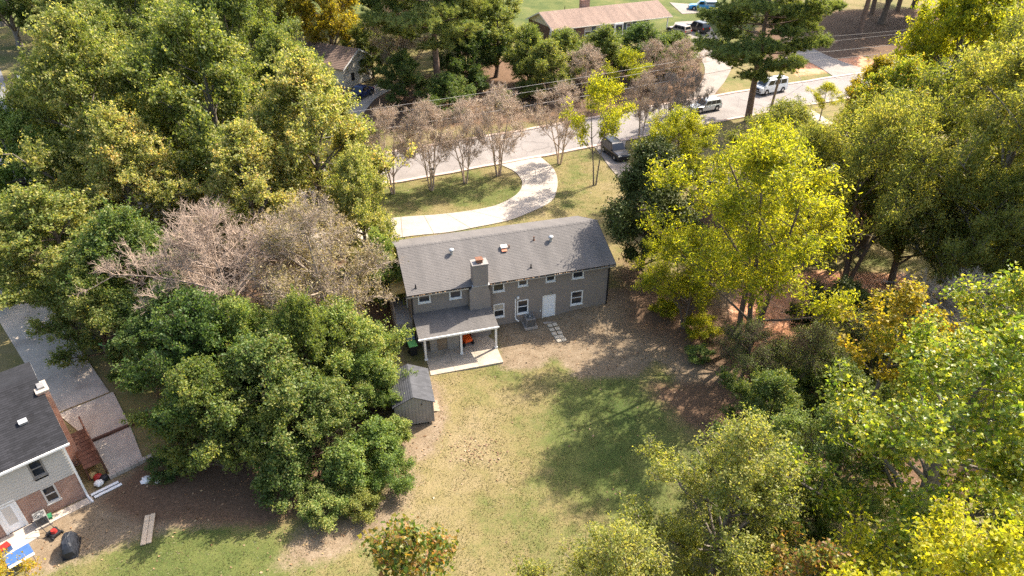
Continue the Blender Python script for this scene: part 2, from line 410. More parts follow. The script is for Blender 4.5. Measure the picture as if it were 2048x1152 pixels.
# ------------------------------------------------------------------ mesh helpers
class MB:
    def __init__(s):
        s.v = []; s.f = []
    def quad(s, a, b, c, d):
        n = len(s.v); s.v += [tuple(a), tuple(b), tuple(c), tuple(d)]; s.f.append((n, n + 1, n + 2, n + 3)); return s
    def poly(s, pts):
        n = len(s.v); s.v += [tuple(p) for p in pts]; s.f.append(tuple(range(n, n + len(pts)))); return s
    def box(s, x0, x1, y0, y1, z0, z1, M=None):
        p = [(x, y, z) for z in (z0, z1) for y in (y0, y1) for x in (x0, x1)]
        if M is not None:
            p = [tuple(M @ Vector(q)) for q in p]
        n = len(s.v); s.v += p
        for q in ((0, 2, 3, 1), (4, 5, 7, 6), (0, 1, 5, 4), (1, 3, 7, 5), (3, 2, 6, 7), (2, 0, 4, 6)):
            s.f.append(tuple(n + i for i in q))
        return s
    def cbox(s, cx, cy, cz, sx, sy, sz, rz=0, rx=0, ry=0):
        M = Matrix.Translation((cx, cy, cz)) @ Matrix.Rotation(rz, 4, 'Z') @ Matrix.Rotation(ry, 4, 'Y') @ Matrix.Rotation(rx, 4, 'X')
        return s.box(-sx / 2, sx / 2, -sy / 2, sy / 2, -sz / 2, sz / 2, M)
    def tube(s, p0, p1, r0, r1=None, n=8, caps=True):
        r1 = r0 if r1 is None else r1
        p0 = Vector(p0); p1 = Vector(p1); d = (p1 - p0)
        if d.length < 1e-6: return s
        d.normalize()
        a = d.orthogonal().normalized(); b = d.cross(a)
        k = len(s.v)
        for p, r in ((p0, r0), (p1, r1)):
            for i in range(n):
                t = 2 * math.pi * i / n
                s.v.append(tuple(p + a * (r * math.cos(t)) + b * (r * math.sin(t))))
        for i in range(n):
            j = (i + 1) % n
            s.f.append((k + i, k + j, k + n + j, k + n + i))
        if caps:
            s.f.append(tuple(k + i for i in range(n - 1, -1, -1))); s.f.append(tuple(k + n + i for i in range(n)))
        return s
    def path(s, pts, rad, n=6):
        """tube along a polyline"""
        pts = [Vector(p) for p in pts]
        if not hasattr(rad, '__len__'): rad = [rad] * len(pts)
        k = len(s.v); a = None
        for i, p in enumerate(pts):
            d = (pts[min(i + 1, len(pts) - 1)] - pts[max(i - 1, 0)]).normalized()
            a = d.orthogonal().normalized() if a is None else (a - d * a.dot(d)).normalized()
            b = d.cross(a)
            for j in range(n):
                t = 2 * math.pi * j / n
                s.v.append(tuple(p + a * (rad[i] * math.cos(t)) + b * (rad[i] * math.sin(t))))
        for i in range(len(pts) - 1):
            for j in range(n):
                q = (j + 1) % n
                s.f.append((k + i * n + j, k + i * n + q, k + (i + 1) * n + q, k + (i + 1) * n + j))
        s.f.append(tuple(k + i for i in range(n - 1, -1, -1)))
        s.f.append(tuple(k + (len(pts) - 1) * n + i for i in range(n)))
        return s
    def prism(s, poly, z0, z1):
        n = len(poly); k = len(s.v)
        s.v += [(x, y, z0) for x, y in poly] + [(x, y, z1) for x, y in poly]
        s.f.append(tuple(k + i for i in range(n - 1, -1, -1))); s.f.append(tuple(k + n + i for i in range(n)))
        for i in range(n):
            j = (i + 1) % n
            s.f.append((k + i, k + j, k + n + j, k + n + i))
        return s
    def loft(s, rings, close_ends=True):
        n = len(rings[0]); k = len(s.v)
        for r in rings: s.v += [tuple(p) for p in r]
        for i in range(len(rings) - 1):
            for j in range(n):
                q = (j + 1) % n
                s.f.append((k + i * n + j, k + i * n + q, k + (i + 1) * n + q, k + (i + 1) * n + j))
        if close_ends:
            s.f.append(tuple(k + i for i in range(n - 1, -1, -1))); s.f.append(tuple(k + (len(rings) - 1) * n + i for i in range(n)))
        return s
    def build(s, name, mat, parent=None, smooth=False, bevel=0.0):
        me = bpy.data.meshes.new(name)
        me.from_pydata(s.v, [], s.f)
        if bevel or True:
            import bmesh
            bm = bmesh.new(); bm.from_mesh(me)
            bmesh.ops.recalc_face_normals(bm, faces=bm.faces)
            if bevel:
                bmesh.ops.remove_doubles(bm, verts=bm.verts, dist=1e-5)
                bmesh.ops.bevel(bm, geom=list(bm.edges), offset=bevel, segments=2, profile=0.6, affect='EDGES', clamp_overlap=True)
            bm.to_mesh(me); bm.free()
        if smooth:
            for p in me.polygons: p.use_smooth = True
        me.materials.append(MATS[mat])
        o = bpy.data.objects.new(name, me)
        col.objects.link(o)
        if parent is not None: o.parent = parent
        return o

def npmesh(name, verts, tris, mat=None):
    me = bpy.data.meshes.new(name)
    verts = np.ascontiguousarray(verts, np.float32); tris = np.ascontiguousarray(tris, np.int32)
    me.vertices.add(len(verts)); me.vertices.foreach_set("co", verts.ravel())
    me.loops.add(tris.size); me.loops.foreach_set("vertex_index", tris.ravel())
    me.polygons.add(len(tris))
    me.polygons.foreach_set("loop_start", np.arange(0, tris.size, tris.shape[1], dtype=np.int32))
    me.update(calc_edges=True)
    if mat: me.materials.append(MATS[mat])
    return me

def tag(o, label, cat, group=None):
    o['label'] = label; o['category'] = cat
    if group: o['group'] = group
    return o
def thing(name, loc, rz, label, cat, group=None):
    o = bpy.data.objects.new(name, None); col.objects.link(o)
    o.empty_display_size = 0.3
    o.location = loc; o.rotation_euler = (0, 0, rz)
    return tag(o, label, cat, group)
def struct(o):
    o['kind'] = 'structure'; return o

# ------------------------------------------------------------------ ground
def inpoly(x, y, poly):
    x = np.asarray(x); y = np.asarray(y); r = np.zeros(x.shape, bool)
    n = len(poly)
    for i in range(n):
        x0, y0 = poly[i]; x1, y1 = poly[(i + 1) % n]
        with np.errstate(divide='ignore', invalid='ignore'):
            c = ((y0 > y) != (y1 > y)) & (x < (x1 - x0) * (y - y0) / (y1 - y0 + 1e-12) + x0)
        r ^= c
    return r
def pdist(x, y, poly):
    d = np.full(np.shape(x), 1e9); n = len(poly)
    for i in range(n):
        ax, ay = poly[i]; bx, by = poly[(i + 1) % n]
        t = np.clip(((x - ax) * (bx - ax) + (y - ay) * (by - ay)) / ((bx - ax) ** 2 + (by - ay) ** 2 + 1e-9), 0, 1)
        d = np.minimum(d, np.hypot(x - ax - t * (bx - ax), y - ay - t * (by - ay)))
    return d
def soft(x, y, poly, w):
    d = pdist(x, y, poly); d = np.where(inpoly(x, y, poly), d, -d)
    return np.clip(0.5 + d / (2 * w), 0, 1)

DIRT = [  # bare or worn earth
  ([(-1, 38.6), (-1.2, 44.6), (8.8, 48), (13, 46), (12, 41), (9, 37.5), (4.6, 37.5), (3.2, 40), (1.6, 38.2)], 0.9),
  ([(-8.6, 30.0), (-5.0, 29.6), (-4.2, 33.5), (-5.0, 36.5), (-6.4, 38), (-9.5, 40.5), (-11, 36)], 1.0),
  
  ([(-12.5, 22.2), (-10, 22.4), (-6.6, 25), (-5.4, 28.4), (-6.4, 29), (-8.5, 26), (-12, 24.4)], 1.3),
  ([(-27.5, 24.3), (-22.5, 30), (-15, 27.5), (-15, 25.2), (-20, 24.2), (-25, 21.5)], 1.2),
  ([(12, 36), (20, 36), (28, 38), (40, 39), (40, 50), (22, 49), (13, 47), (10, 42)], 1.2),
]
CLAY = [([(17.4, 41.0), (20, 41.4), (24.5, 43.5), (27, 47.5), (35, 48.2), (35, 51.5), (27, 52), (20, 49.5), (18, 46)], 1.3),
        ([(44, 106), (60, 111), (58, 116), (44, 111)], 1.5),
        ([(36, 95.8), (52, 104), (51.4, 105.4), (35.4, 97)], 0.7), ([(52, 121), (57, 124), (54, 127)], 1.5)]
LITTER_SHADE = [([(-27.5, 39), (-22, 33), (-8.2, 30.5), (-9.5, 40), (-9, 47), (-14, 53), (-28, 55), (-34, 48)], 1.6),
          ([(9.2, 44), (17, 36), (27, 33), (44, 33), (44, 43), (24, 43.5), (14, 48), (10.5, 53), (8.8, 49)], 4.0),
          ([(9, 36.5), (14, 29), (30, 26), (44, 28), (44, 36), (20, 38)], 1.6),
          ([(-24, 26.5), (-21, 25.0), (-14, 24.8), (-9, 26.5), (-12, 31), (-22, 31)], 1.2),  # litter tone here also darkens the earth for the thicket's shade
          ([(-30, 79), (30, 92), (30, 118), (4, 117), (-16, 100), (-34, 92)], 3.0),
          ([(40, 110), (70, 118), (90, 128), (88, 148), (56, 144), (42, 128)], 3.0)]
def build_ground():
    xs = np.concatenate([np.array([-1500, -800, -400, -220, -150, -110]), np.arange(-84, 100.01, 0.7), np.array([130, 180, 260, 450, 900, 1500])])
    ys = np.concatenate([np.array([-900, -400, -150, -60, -25, -8]), np.arange(4, 172.01, 0.7), np.array([200, 260, 350, 600, 1000, 1800])])
    X, Y = np.meshgrid(xs, ys)
    Z = hg(X, Y)
    v = np.stack([X, Y, Z], -1).reshape(-1, 3)
    ny, nx = X.shape
    i = np.arange(ny * nx).reshape(ny, nx)
    q = np.stack([i[:-1, :-1], i[:-1, 1:], i[1:, 1:], i[1:, :-1]], -1).reshape(-1, 4)
    me = npmesh("ground", v, q, "ground_soil_grass")
    me.polygons.foreach_set("use_smooth", np.ones(len(q), bool))
    cov = np.zeros((len(v), 4), np.float32)
    x, y = v[:, 0], v[:, 1]
    for ch, lst in ((0, DIRT), (1, CLAY), (2, LITTER_SHADE)):
        for p, w in lst:
            cov[:, ch] = np.maximum(cov[:, ch], soft(x, y, p, w))
    # dryness of the turf: straw by the bare path, greener colour put in where tree shade lies and on the front verges
    dry = 0.57 + 0 * x
    dry += 0.35 * np.exp(-((x + 3) ** 2 / 30 + (y - 31) ** 2 / 60))
    dry -= 0.6 * np.exp(-((x - 6) ** 2 / 40 + (y - 31) ** 2 / 70))
    dry -= 0.75 * np.exp(-((x + 17) ** 2 / 28 + (y - 22.4) ** 2 / 7))
    dry -= 0.20 * np.exp(-((x + 5) ** 2 / 80 + (y - 66) ** 2 / 30))
    dry -= 0.5 * sms(118, 128, y) * (1 - sms(40, 50, x))
    cov[:, 3] = np.clip(dry, 0, 1)
    a = me.color_attributes.new("cover", 'FLOAT_COLOR', 'POINT')
    a.data.foreach_set("color", cov.ravel())
    o = bpy.data.objects.new("ground", me); col.objects.link(o)
    return struct(o)
build_ground()

def catmull(pts, per=8):
    p = [np.array(q, float) for q in pts]; p = [2 * p[0] - p[1]] + p + [2 * p[-1] - p[-2]]
    out = []
    for i in range(1, len(p) - 2):
        for k in range(per):
            t = k / per
            out.append(0.5 * ((2 * p[i]) + (-p[i - 1] + p[i + 1]) * t + (2 * p[i - 1] - 5 * p[i] + 4 * p[i + 1] - p[i + 2]) * t * t + (-p[i - 1] + 3 * p[i] - 3 * p[i + 1] + p[i + 2]) * t ** 3))
    out.append(p[-2])
    return out
def offset(pts, d):
    out = []
    for i, p in enumerate(pts):
        t = pts[min(i + 1, len(pts) - 1)] - pts[max(i - 1, 0)]; t = t / np.hypot(*t)
        out.append(p + d * np.array([-t[1], t[0]]))
    return out
def ribbon(name, left, right, mat, lift, cross=8, thick=0.0, parent=None):
    m = MB(); n = len(left)
    V = []
    for a, b in zip(left, right):
        for k in range(cross + 1):
            p = a + (b - a) * k / cross
            V.append((p[0], p[1], H1(*p) + lift))
    m.v = V
    for i in range(n - 1):
        for k in range(cross):
            m.f.append((i * (cross + 1) + k, i * (cross + 1) + k + 1, (i + 1) * (cross + 1) + k + 1, (i + 1) * (cross + 1) + k))
    if thick:
        for seq in (range(0, n * (cross + 1), cross + 1), range(cross, n * (cross + 1), cross + 1)):
            seq = list(seq)
            for a, b in zip(seq[:-1], seq[1:]):
                pa, pb = V[a], V[b]
                m.quad(pa, pb, (pb[0], pb[1], pb[2] - thick), (pa[0], pa[1], pa[2] - thick))
        for row in (0, n - 1):
            for k in range(cross):
                pa, pb = V[row * (cross + 1) + k], V[row * (cross + 1) + k + 1]
                m.quad(pa, pb, (pb[0], pb[1], pb[2] - thick), (pa[0], pa[1], pa[2] - thick))
    return m.build(name, mat, parent)

# main street and the side street
near = catmull([(-75, 41), (-45, 55), (-26, 63.6), (-12.3, 69.4), (-1.4, 74.3), (10.3, 79.6), (24.7, 86.6), (40.2, 93.6), (55.5, 99.9), (75, 107.5), (110, 121)], 6)
far = offset(near, 7.2)
street = struct(ribbon("street", near, far, "asphalt", 0.05))
for side, line, d in ((0, near, -0.45), (1, far, 0.45)):
    b = offset(line, d)
    k = ribbon("kerb", line if side else b, b if side else line, "kerb_concrete", 0.14, 2, 0.2, street)
sn = catmull([(-50, 66), (-57, 76), (-64, 86), (-74, 100), (-90, 122)], 6)
struct(ribbon("side_street", offset(sn, 7.5), sn, "asphalt_dark", 0.055))
drive_in = catmull([(-1.5, 74.0), (0.2, 71.9), (1.03, 69.5), (1.0, 67.3), (.2, 65.2), (-1.74, 63.2), (-4.73, 61.75), (-7.5, 61.1), (-10.1, 60.6), (-13, 60), (-17, 59), (-21, 57.6)], 6)
drive_out = catmull([(3.3, 76.2), (4.6, 73.0), (5.0, 70), (4.8, 67), (4.1, 64.3), (2.2, 62), (-1.0, 59.6), (-5.5, 57.6), (-9.2, 56.6), (-12.5, 55.9), (-16.5, 55), (-20.5, 53.4)], 6)
driveway = bpy.data.objects.new("driveway", None); col.objects.link(driveway); struct(driveway)
step = 5
for i in range(0, len(drive_in) - 1, step):
    j = min(i + step, len(drive_in) - 1)
    a = [p.copy() for p in drive_in[i:j + 1]]; b = [p.copy() for p in drive_out[i:j + 1]]
    a[-1] = a[-1] + (a[-2] - a[-1]) * 0.09; b[-1] = b[-1] + (b[-2] - b[-1]) * 0.06
    ribbon("concrete_slab", a, b, "concrete_new", 0.075, 6, 0.12, driveway)
nd_l = [np.array(p, float) for p in ((9.9, 79.6), (10.6, 76.5), (11.2, 73), (12.3, 68), (13.4, 62))]
nd_r = [np.array(p, float) for p in ((14.2, 81.4), (13.5, 77.3), (13.7, 73.2), (14.5, 68.2), (15.4, 62.4))]
struct(ribbon("neighbour_driveway", catmull(nd_l, 4), catmull(nd_r, 4), "concrete_far", 0.07, 6, 0.1))
fd_l = [np.array(p, float) for p in ((24.5, 94.5), (29, 104), (30.5, 112), (28.5, 118), (27.5, 124), (30.5, 134))]
fd_r = [np.array(p, float) for p in ((28.5, 96.3), (32.5, 104), (35.5, 112), (36, 119), (36.2, 126), (36.8, 136))]
struct(ribbon("far_driveway", catmull(fd_l, 5), catmull(fd_r, 5), "concrete_far", 0.06, 8, 0.1))
struct(ribbon("truck_driveway", catmull([(33, 140), (38, 140.5), (44, 141)], 4), catmull([(32, 148), (38, 147), (45, 146)], 4), "concrete_far", 0.075, 6, 0.1))
od_l = [np.array(p, float) for p in ((49.5, 104.6), (48.8, 110), (46.5, 118))]
od_r = [np.array(p, float) for p in ((57.5, 107.8), (54, 112.5), (51, 120))]
struct(ribbon("opposite_driveway", catmull(od_l, 4), catmull(od_r, 4), "concrete_far", 0.06, 6, 0.1))
struct(ribbon("garden_path", [np.array(p, float) for p in ((39.5, 91.2), (40.4, 88), (42, 82))], [np.array(p, float) for p in ((41.2, 92), (42.2, 88.4), (43.6, 82.4))], "concrete_old", 0.06, 3, 0.1))
struct(ribbon("shed_driveway", catmull([(-24.6, 80), (-23.6, 87), (-22.6, 94), (-19.4, 99)], 4), catmull([(-20.5, 81.5), (-19.6, 88), (-18.8, 93.4), (-16.6, 97.6)], 4), "concrete_old", 0.06, 5, 0.1))

# ------------------------------------------------------------------ house parts
def wall_holes(m, x0, x1, z0, z1, y, holes, depth=0.12, out=-1):
    """a wall face in the plane y with real openings; reveals go inward (+y when out is -1)"""
    xs = sorted({x0, x1, *[h[0] for h in holes], *[h[1] for h in holes]})
    zs = sorted({z0, z1, *[h[2] for h in holes], *[h[3] for h in holes]})
    for a, b in zip(xs[:-1], xs[1:]):
        for c, d in zip(zs[:-1], zs[1:]):
            if any(h[0] <= a and b <= h[1] and h[2] <= c and d <= h[3] for h in holes): continue
            m.quad((a, y, c), (b, y, c), (b, y, d), (a, y, d))
    yy = y - out * depth
    for a, b, c, d in holes:
        m.quad((a, y, c), (a, yy, c), (a, yy, d), (a, y, d)); m.quad((b, y, c), (b, yy, c), (b, yy, d), (b, y, d))
        m.quad((a, y, c), (b, y, c), (b, yy, c), (a, yy, c)); m.quad((a, y, d), (b, y, d), (b, yy, d), (a, yy, d))
def window(parent, x0, x1, z0, z1, y=0.0, sash=2, blind=False, frame='white_trim', out=-1, fw=0.075, sill=True):
    """double-hung window set into a wall facing local -y"""
    w = MB()
    o = out
    ya, yb = (y + 0.025 * o, y - 0.09 * o); lo, hi = min(ya, yb), max(ya, yb)
    w.box(x0 - .012, x0 + fw, lo, hi, z0, z1); w.box(x1 - fw, x1 + .012, lo, hi, z0, z1)
    w.box(x0 + fw, x1 - fw, lo, hi, z1 - fw, z1 + .012); w.box(x0 + fw, x1 - fw, lo, hi, z0 - .012, z0 + fw)
    f = w.build("window", frame, parent)
    zm = (z0 + z1) / 2
    spans = [(z0 + fw, zm - .03), (zm + .03, z1 - fw)] if sash == 2 else [(z0 + fw, z1 - fw)]
    if sash == 2:
        lo, hi = sorted((y - 0.005 * o, y - 0.07 * o))
        MB().box(x0 + fw, x1 - fw, lo, hi, zm - .03, zm + .03).build("sash_rail", frame, f)
    for i, (c, d) in enumerate(spans):
        yy = y - (0.06 if i == 0 else 0.045) * o
        lo, hi = sorted((yy, yy - 0.012 * o))
        MB().box(x0 + fw, x1 - fw, lo, hi, c, d).build("pane", "window_glass" if not (blind and i == 1) else "blind_cloth", f)
    if sill:
        lo, hi = sorted((y + 0.08 * o, y - 0.02 * o))
        MB().box(x0 - .05, x1 + .05, lo, hi, z0 - .07, z0 - .014).build("sill", frame, f)
    return f
def slope(name, parent, mat, x0, x1, ya, za, yb, zb, thick=0.09, course=0.145, jag=0.0):
    """one roof slope laid in overlapping shingle courses, eave (ya,za) up to ridge (yb,zb)"""
    m = MB()
    L = math.hypot(yb - ya, zb - za); n = max(2, int(L / course))
    ty, tz = (yb - ya) / L, (zb - za) / L
    ny, nz = (-tz, ty) if ty > 0 else (tz, -ty)
    nseg = max(2, int((x1 - x0) / 1.0))
    for i in range(n):
        s0, s1 = L * i / n, L * (i + 1) / n
        a0 = (ya + ty * s0 + ny * 0.014, za + tz * s0 + nz * 0.014)
        a1 = (ya + ty * s1 + ny * 0.002, za + tz * s1 + nz * 0.002)
        for k in range(nseg):
            xa = x0 + (x1 - x0) * k / nseg; xb = x0 + (x1 - x0) * (k + 1) / nseg
            m.quad((xa, *a0), (xb, *a0), (xb, *a1), (xa, *a1))
        b0 = (a0[0] - ny * 0.014, a0[1] - nz * 0.014)
        m.quad((x0, *b0), (x1, *b0), (x1, *a0), (x0, *a0))
    # underside and edges
    A = (ya, za); B = (yb, zb); A2 = (ya - ny * thick, za - nz * thick); B2 = (yb - ny * thick, zb - nz * thick)
    m.quad((x0, *A2), (x0, *B2), (x1, *B2), (x1, *A2)); m.quad((x0, *A), (x1, *A), (x1, *A2), (x0, *A2))
    m.quad((x0, *A), (x0, *A2), (x0, *B2), (x0, *B)); m.quad((x1, *A), (x1, *B), (x1, *B2), (x1, *A2))
    o = m.build(name, mat, parent)
    return o

# ------------------------------------------------------------------ the main house
HX, HY, HA = -7.41, 41.42, R(16.2)
def hw(x, y):      # house local to world
    return (HX + x * math.cos(HA) - y * math.sin(HA), HY + x * math.sin(HA) + y * math.cos(HA))
WL, WD, EZ, RZ = 15.7, 7.6, 4.72, 6.42
house = thing("main_house", (HX, HY, 0), HA, "long grey painted brick house with grey shingle roof and rear lean-to porch", "house")
UP = [(0.54, 1.44, 3.66, 4.6), (2.88, 3.78, 3.6, 4.6), (6.21, 7.10, 3.6, 4.6), (8.2, 8.95, 3.76, 4.6), (10.43, 11.18, 3.76, 4.6), (12.6, 13.53, 3.67, 4.6)]
LOW = [(6.24, 7.09, 1.22, 2.45), (8.13, 9.03, 1.2, 2.45), (12.58, 13.56, 1.2, 2.46)]
DOOR = (10.24, 11.25, 0.40, 2.49)
m = MB()
wall_holes(m, 0, WL, -0.4, 4.86, 0, UP + LOW + [DOOR])
m.quad((0, 0, -.4), (0, WD, -.4), (0, WD, 4.86), (0, 0, 4.86)); m.quad((WL, 0, -.4), (WL, WD, -.4), (WL, WD, 4.86), (WL, 0, 4.86)); m.quad((0, WD, -.4), (WL, WD, -.4), (WL, WD, 4.86), (0, WD, 4.86))
m.poly([(0, 0, 4.86), (0, WD, 4.86), (0, WD / 2, RZ - .14)]); m.poly([(WL, 0, 4.86), (WL, WD, 4.86), (WL, WD / 2, RZ - .14)])
m.build("wall", "brick_grey_paint", house)
for i, w in enumerate(UP): window(house, *w, sash=1, blind=False)
for i, w in enumerate(LOW): window(house, *w, sash=2, blind=(i == 0))
d = MB().box(DOOR[0] + .07, DOOR[1] - .07, 0.03, 0.075, DOOR[2] + .02, DOOR[3] - .07).build("door", "white_door", house)
for (a, b) in ((0.62, 1.08), (1.18, 1.62), (1.72, 2.28)):
    for k in (0, 1):
        xa = DOOR[0] + .17 + k * .36
        MB().box(xa, xa + .28, 0.018, 0.034, a, b).build("panel", "white_door", d)
MB().tube((DOOR[1] - .15, 0.0, 1.42), (DOOR[1] - .15, 0.04, 1.42), 0.03).build("handle", "galvanised", d)
fr = MB(); fr.box(DOOR[0] - .03, DOOR[0] + .07, -.02, .1, DOOR[2], DOOR[3]); fr.box(DOOR[1] - .07, DOOR[1] + .03, -.02, .1, DOOR[2], DOOR[3]); fr.box(DOOR[0] + .07, DOOR[1] - .07, -.02, .1, DOOR[3] - .07, DOOR[3] + .03)
fr.build("door_frame", "white_trim", house)
MB().box(DOOR[0] - .12, DOOR[1] + .12, -.75, -.002, -0.2, .37).build("door_step", "concrete_new", house)
lamp = MB().tube((10.84, -.12, 2.60), (10.84, -.12, 2.78), .07, .05, 8); lamp.tube((10.84, 0, 2.74), (10.84, -.12, 2.74), .02)
lamp.build("wall_lantern", "galvanised", house)
# roof
OV = 0.45
rr = slope("roof", house, "shingle_grey", -.3, WL + .3, -OV, EZ, WD / 2, RZ)
slope("front_roof_slope", house, "shingle_grey", -.3, WL + .3, WD + OV, EZ, WD / 2 + .004, RZ)
cap = MB()
for i in range(55):
    x = -.3 + i * .297
    cap.quad((x, WD / 2 - .16, RZ - .035), (x + .31, WD / 2 - .16, RZ - .045), (x + .31, WD / 2, RZ + .022), (x, WD / 2, RZ + .034))
    cap.quad((x, WD / 2, RZ + .034), (x + .31, WD / 2, RZ + .022), (x + .31, WD / 2 + .16, RZ - .045), (x, WD / 2 + .16, RZ - .035))
cap.build("ridge_cap", "shingle_grey", rr)
fas = MB(); fas.box(-.3, WL + .3, -OV + .03, -OV + .055, EZ - .26, EZ - .075); fas.box(-.28, WL + .28, -OV + .056, -.003, EZ - .18, EZ - .15)
fas.build("fascia", "black_metal", house)
g = MB()
for xa, xb in ((-.3, 4.24), (5.92, WL + .3)):
    g.quad((xa, -OV - .10, EZ - .06), (xb, -OV - .10, EZ - .06), (xb, -OV - .09, EZ - .17), (xa, -OV - .09, EZ - .17))
    g.quad((xa, -OV - .09, EZ - .17), (xb, -OV - .09, EZ - .17), (xb, -OV + .025, EZ - .17), (xa, -OV + .025, EZ - .17))
g.build("gutter", "galvanised", house)
gl = MB()
for i in range(230):
    x = random.uniform(-.25, WL + .25)
    if 4.2 < x < 5.95 or random.random() > 0.55 + .45 * math.sin(x * 1.7): continue
    gl.cbox(x, -OV - .04 + random.uniform(-.03, .03), EZ - .06 + random.uniform(-.01, .02), random.uniform(.05, .14), .06, .008, random.uniform(0, 3), random.uniform(-.4, .4))
o = gl.build("gutter_leaves", "dead_leaf", house); o['kind'] = 'stuff'
for x in (0.06, WL - .06):
    ds = MB(); ds.box(x - .05, x + .05, -.11, -.01, 0.25 if x < 5 else .75, EZ - .42); ds.path([(x, -.06, EZ - .44), (x, -.2, EZ - .3), (x, -OV, EZ - .17)], .05, 4)
    ds.build("downspout", "black_metal", house)
# gable verge boards
for x, s in ((-.3, -1), (WL + .3, 1)):
    vb = MB()
    for ya, yb in ((-OV, WD / 2), (WD + OV, WD / 2)):
        vb.quad((x + s * .012, ya, EZ + .02), (x + s * .012, yb, RZ + .02), (x + s * .012, yb, RZ - .2), (x + s * .012, ya, EZ - .2))
    vb.build("verge_board", "black_metal", house)
# chimney breast with shoulders, stack and flue
cb = MB()
prof = [(4.28, -.3), (5.86, -.3), (5.86, 4.05), (5.72, 4.45), (5.72, 6.45), (4.60, 6.45), (4.60, 4.75), (4.28, 4.35)]
n0 = len(cb.v)
cb.v += [(x, -.62, z) for x, z in prof] + [(x, .22 if z > 4.4 else -.003, z) for x, z in prof]
n = len(prof); cb.f.append(tuple(range(n))); cb.f.append(tuple(range(2 * n - 1, n - 1, -1)))
for i in range(n): cb.f.append((i, (i + 1) % n, n + (i + 1) % n, n + i))
ch = cb.build("chimney", "brick_grey_paint", house)
MB().box(4.55, 5.77, -.67, .27, 6.45, 6.56).build("chimney_cap", "grey_trim", ch)
fl = MB(); fl.box(4.95, 5.38, -.42, 0.0, 6.56, 6.80); fl.build("flue_liner", "clay_flue", ch)
MB().box(4.9, 5.43, -.47, .05, 6.80, 6.86).build("flue_cap", "rust", ch)
MB().box(4.5, 5.82, -.66, -.30, 4.70, 4.76).build("flashing", "galvanised", ch)
# roof furniture
def roofz(y): return EZ + (RZ - EZ) * (y + OV) / (WD / 2 + OV)
for x, y in ((3.68, 2.55), (11.6, 2.45)):
    z = roofz(y)
    v = MB().tube((x, y, z - .1), (x, y, z + .28), .11, .11, 12)
    v = v.build("roof_vent", "galvanised", house)
    rings = []
    for zz, r in ((.26, .13), (.30, .20), (.38, .21), (.45, .15), (.48, .04)):
        rings.append([(x + r * math.cos(t * math.pi / 6), y + r * math.sin(t * math.pi / 6), z + zz) for t in range(12)])
    MB().loft(rings).build("vent_hood", "galvanised", v, smooth=True)
x, y = 7.74, 2.4; z = roofz(y)
bv = MB().cbox(x, y, z + .12, .5, .34, .22, 0, R(20)).build("box_vent", "pale_siding", house)
MB().cbox(x - .03, y - .28, z + .0, .42, .3, .05, 0, R(21)).build("vent_flap", "copper_patch", bv)
MB().tube((x + .42, y - .05, z - .05), (x + .42, y - .05, z + .25), .05, .05, 8).build("vent_pipe", "rust", house)
for x, y, mt in ((10.3, 2.75, "rust"), (9.32, .35, "black_metal"), (.45, .1, "black_metal")):
    z = roofz(y); MB().tube((x, y, z - .1), (x, y, z + .32), .05, .05, 8).tube((x, y, z - .03), (x, y, z + .08), .11, .06, 8).build("vent_pipe", mt, house)
# conduit, meter box
cd = MB().path([(7.97, -.07, 2.7), (7.97, -.07, .95), (8.02, -.1, .78), (8.2, -.2, .62)], .055, 8); cd.build("drain_pipe", "white_trim", house)
MB().box(8.1, 8.27, -.12, -.002, 2.66, 2.86).build("junction_box", "white_trim", house)
MB().box(10.0, 10.08, -.06, -.002, 1.1, 1.22).build("outlet_cover", "white_trim", house)
# lean-to porch
pr = MB()
porch = slope("porch_roof", house, "shingle_grey", .02, 5.92, -2.62, 2.34, -.004, 2.80, .08)
gut = MB().box(-.02, 5.96, -2.72, -2.635, 2.24, 2.335).build("porch_gutter", "white_trim", house)
fb = MB().box(.05, 5.89, -2.56, -2.5, 2.06, 2.25).build("porch_beam", "white_trim", house)
for x in (.46, 3.14, 5.80):
    p = MB().box(x - .075, x + .075, -2.36, -2.21, .1, 2.32).build("porch_post", "white_trim", house)
    MB().box(x - .11, x + .11, -2.395, -2.175, .1, .22).build("post_base", "white_trim", p)
cl = MB(); wall_holes(cl, .95, 3.15, .1, 2.45, -1.5, [(1.48, 2.24, .14, 2.1)])
cl.quad((.95, -1.5, .1), (.95, -.004, .1), (.95, -.004, 2.6), (.95, -1.5, 2.45)); cl.quad((3.15, -1.5, .1), (3.15, -.004, .1), (3.15, -.004, 2.6), (3.15, -1.5, 2.45))
cl.build("storage_closet", "siding_grey", house)
cdr = MB().box(1.5, 2.22, -1.46, -1.41, .15, 2.08).build("closet_door", "wood_weathered", house)
# side stair, landing and awning by the left gable
ss = MB(); ss.box(-1.25, -.02, .3, 3.6, -.2, 1.85); ss.build("stair_wall", "siding_grey", house)
st_ = MB()
for i in range(6): st_.box(-1.22, -.05, 3.6 + i * .28, 3.9 + i * .28 , -.2, 1.75 - i * .2)
st_.build("stair_steps", "concrete_old", house)
rl = MB()
for z in (2.35, 2.75): rl.box(-1.23, -1.17, .35, 3.6, z, z + .07)
for y in (.35, 1.4, 2.5, 3.55): rl.box(-1.23, -1.17, y, y + .06, 1.85, 2.82)
rl.build("stair_rail", "wood_weathered", house)
aw = MB(); aw.poly([(-.02, 2.0, 4.0), (-.02, 3.7, 4.0), (-1.15, 3.7, 3.55), (-1.15, 2.0, 3.55)]); aw.quad((-1.15, 2.0, 3.55), (-1.15, 3.7, 3.55), (-1.15, 3.7, 3.42), (-1.15, 2.0, 3.42)); aw.quad((-.02, 2.0, 4.0), (-1.15, 2.0, 3.55), (-1.15, 2.0, 3.42), (-.02, 2.0, 3.42))
aw.build("awning", "wood_tan", house)
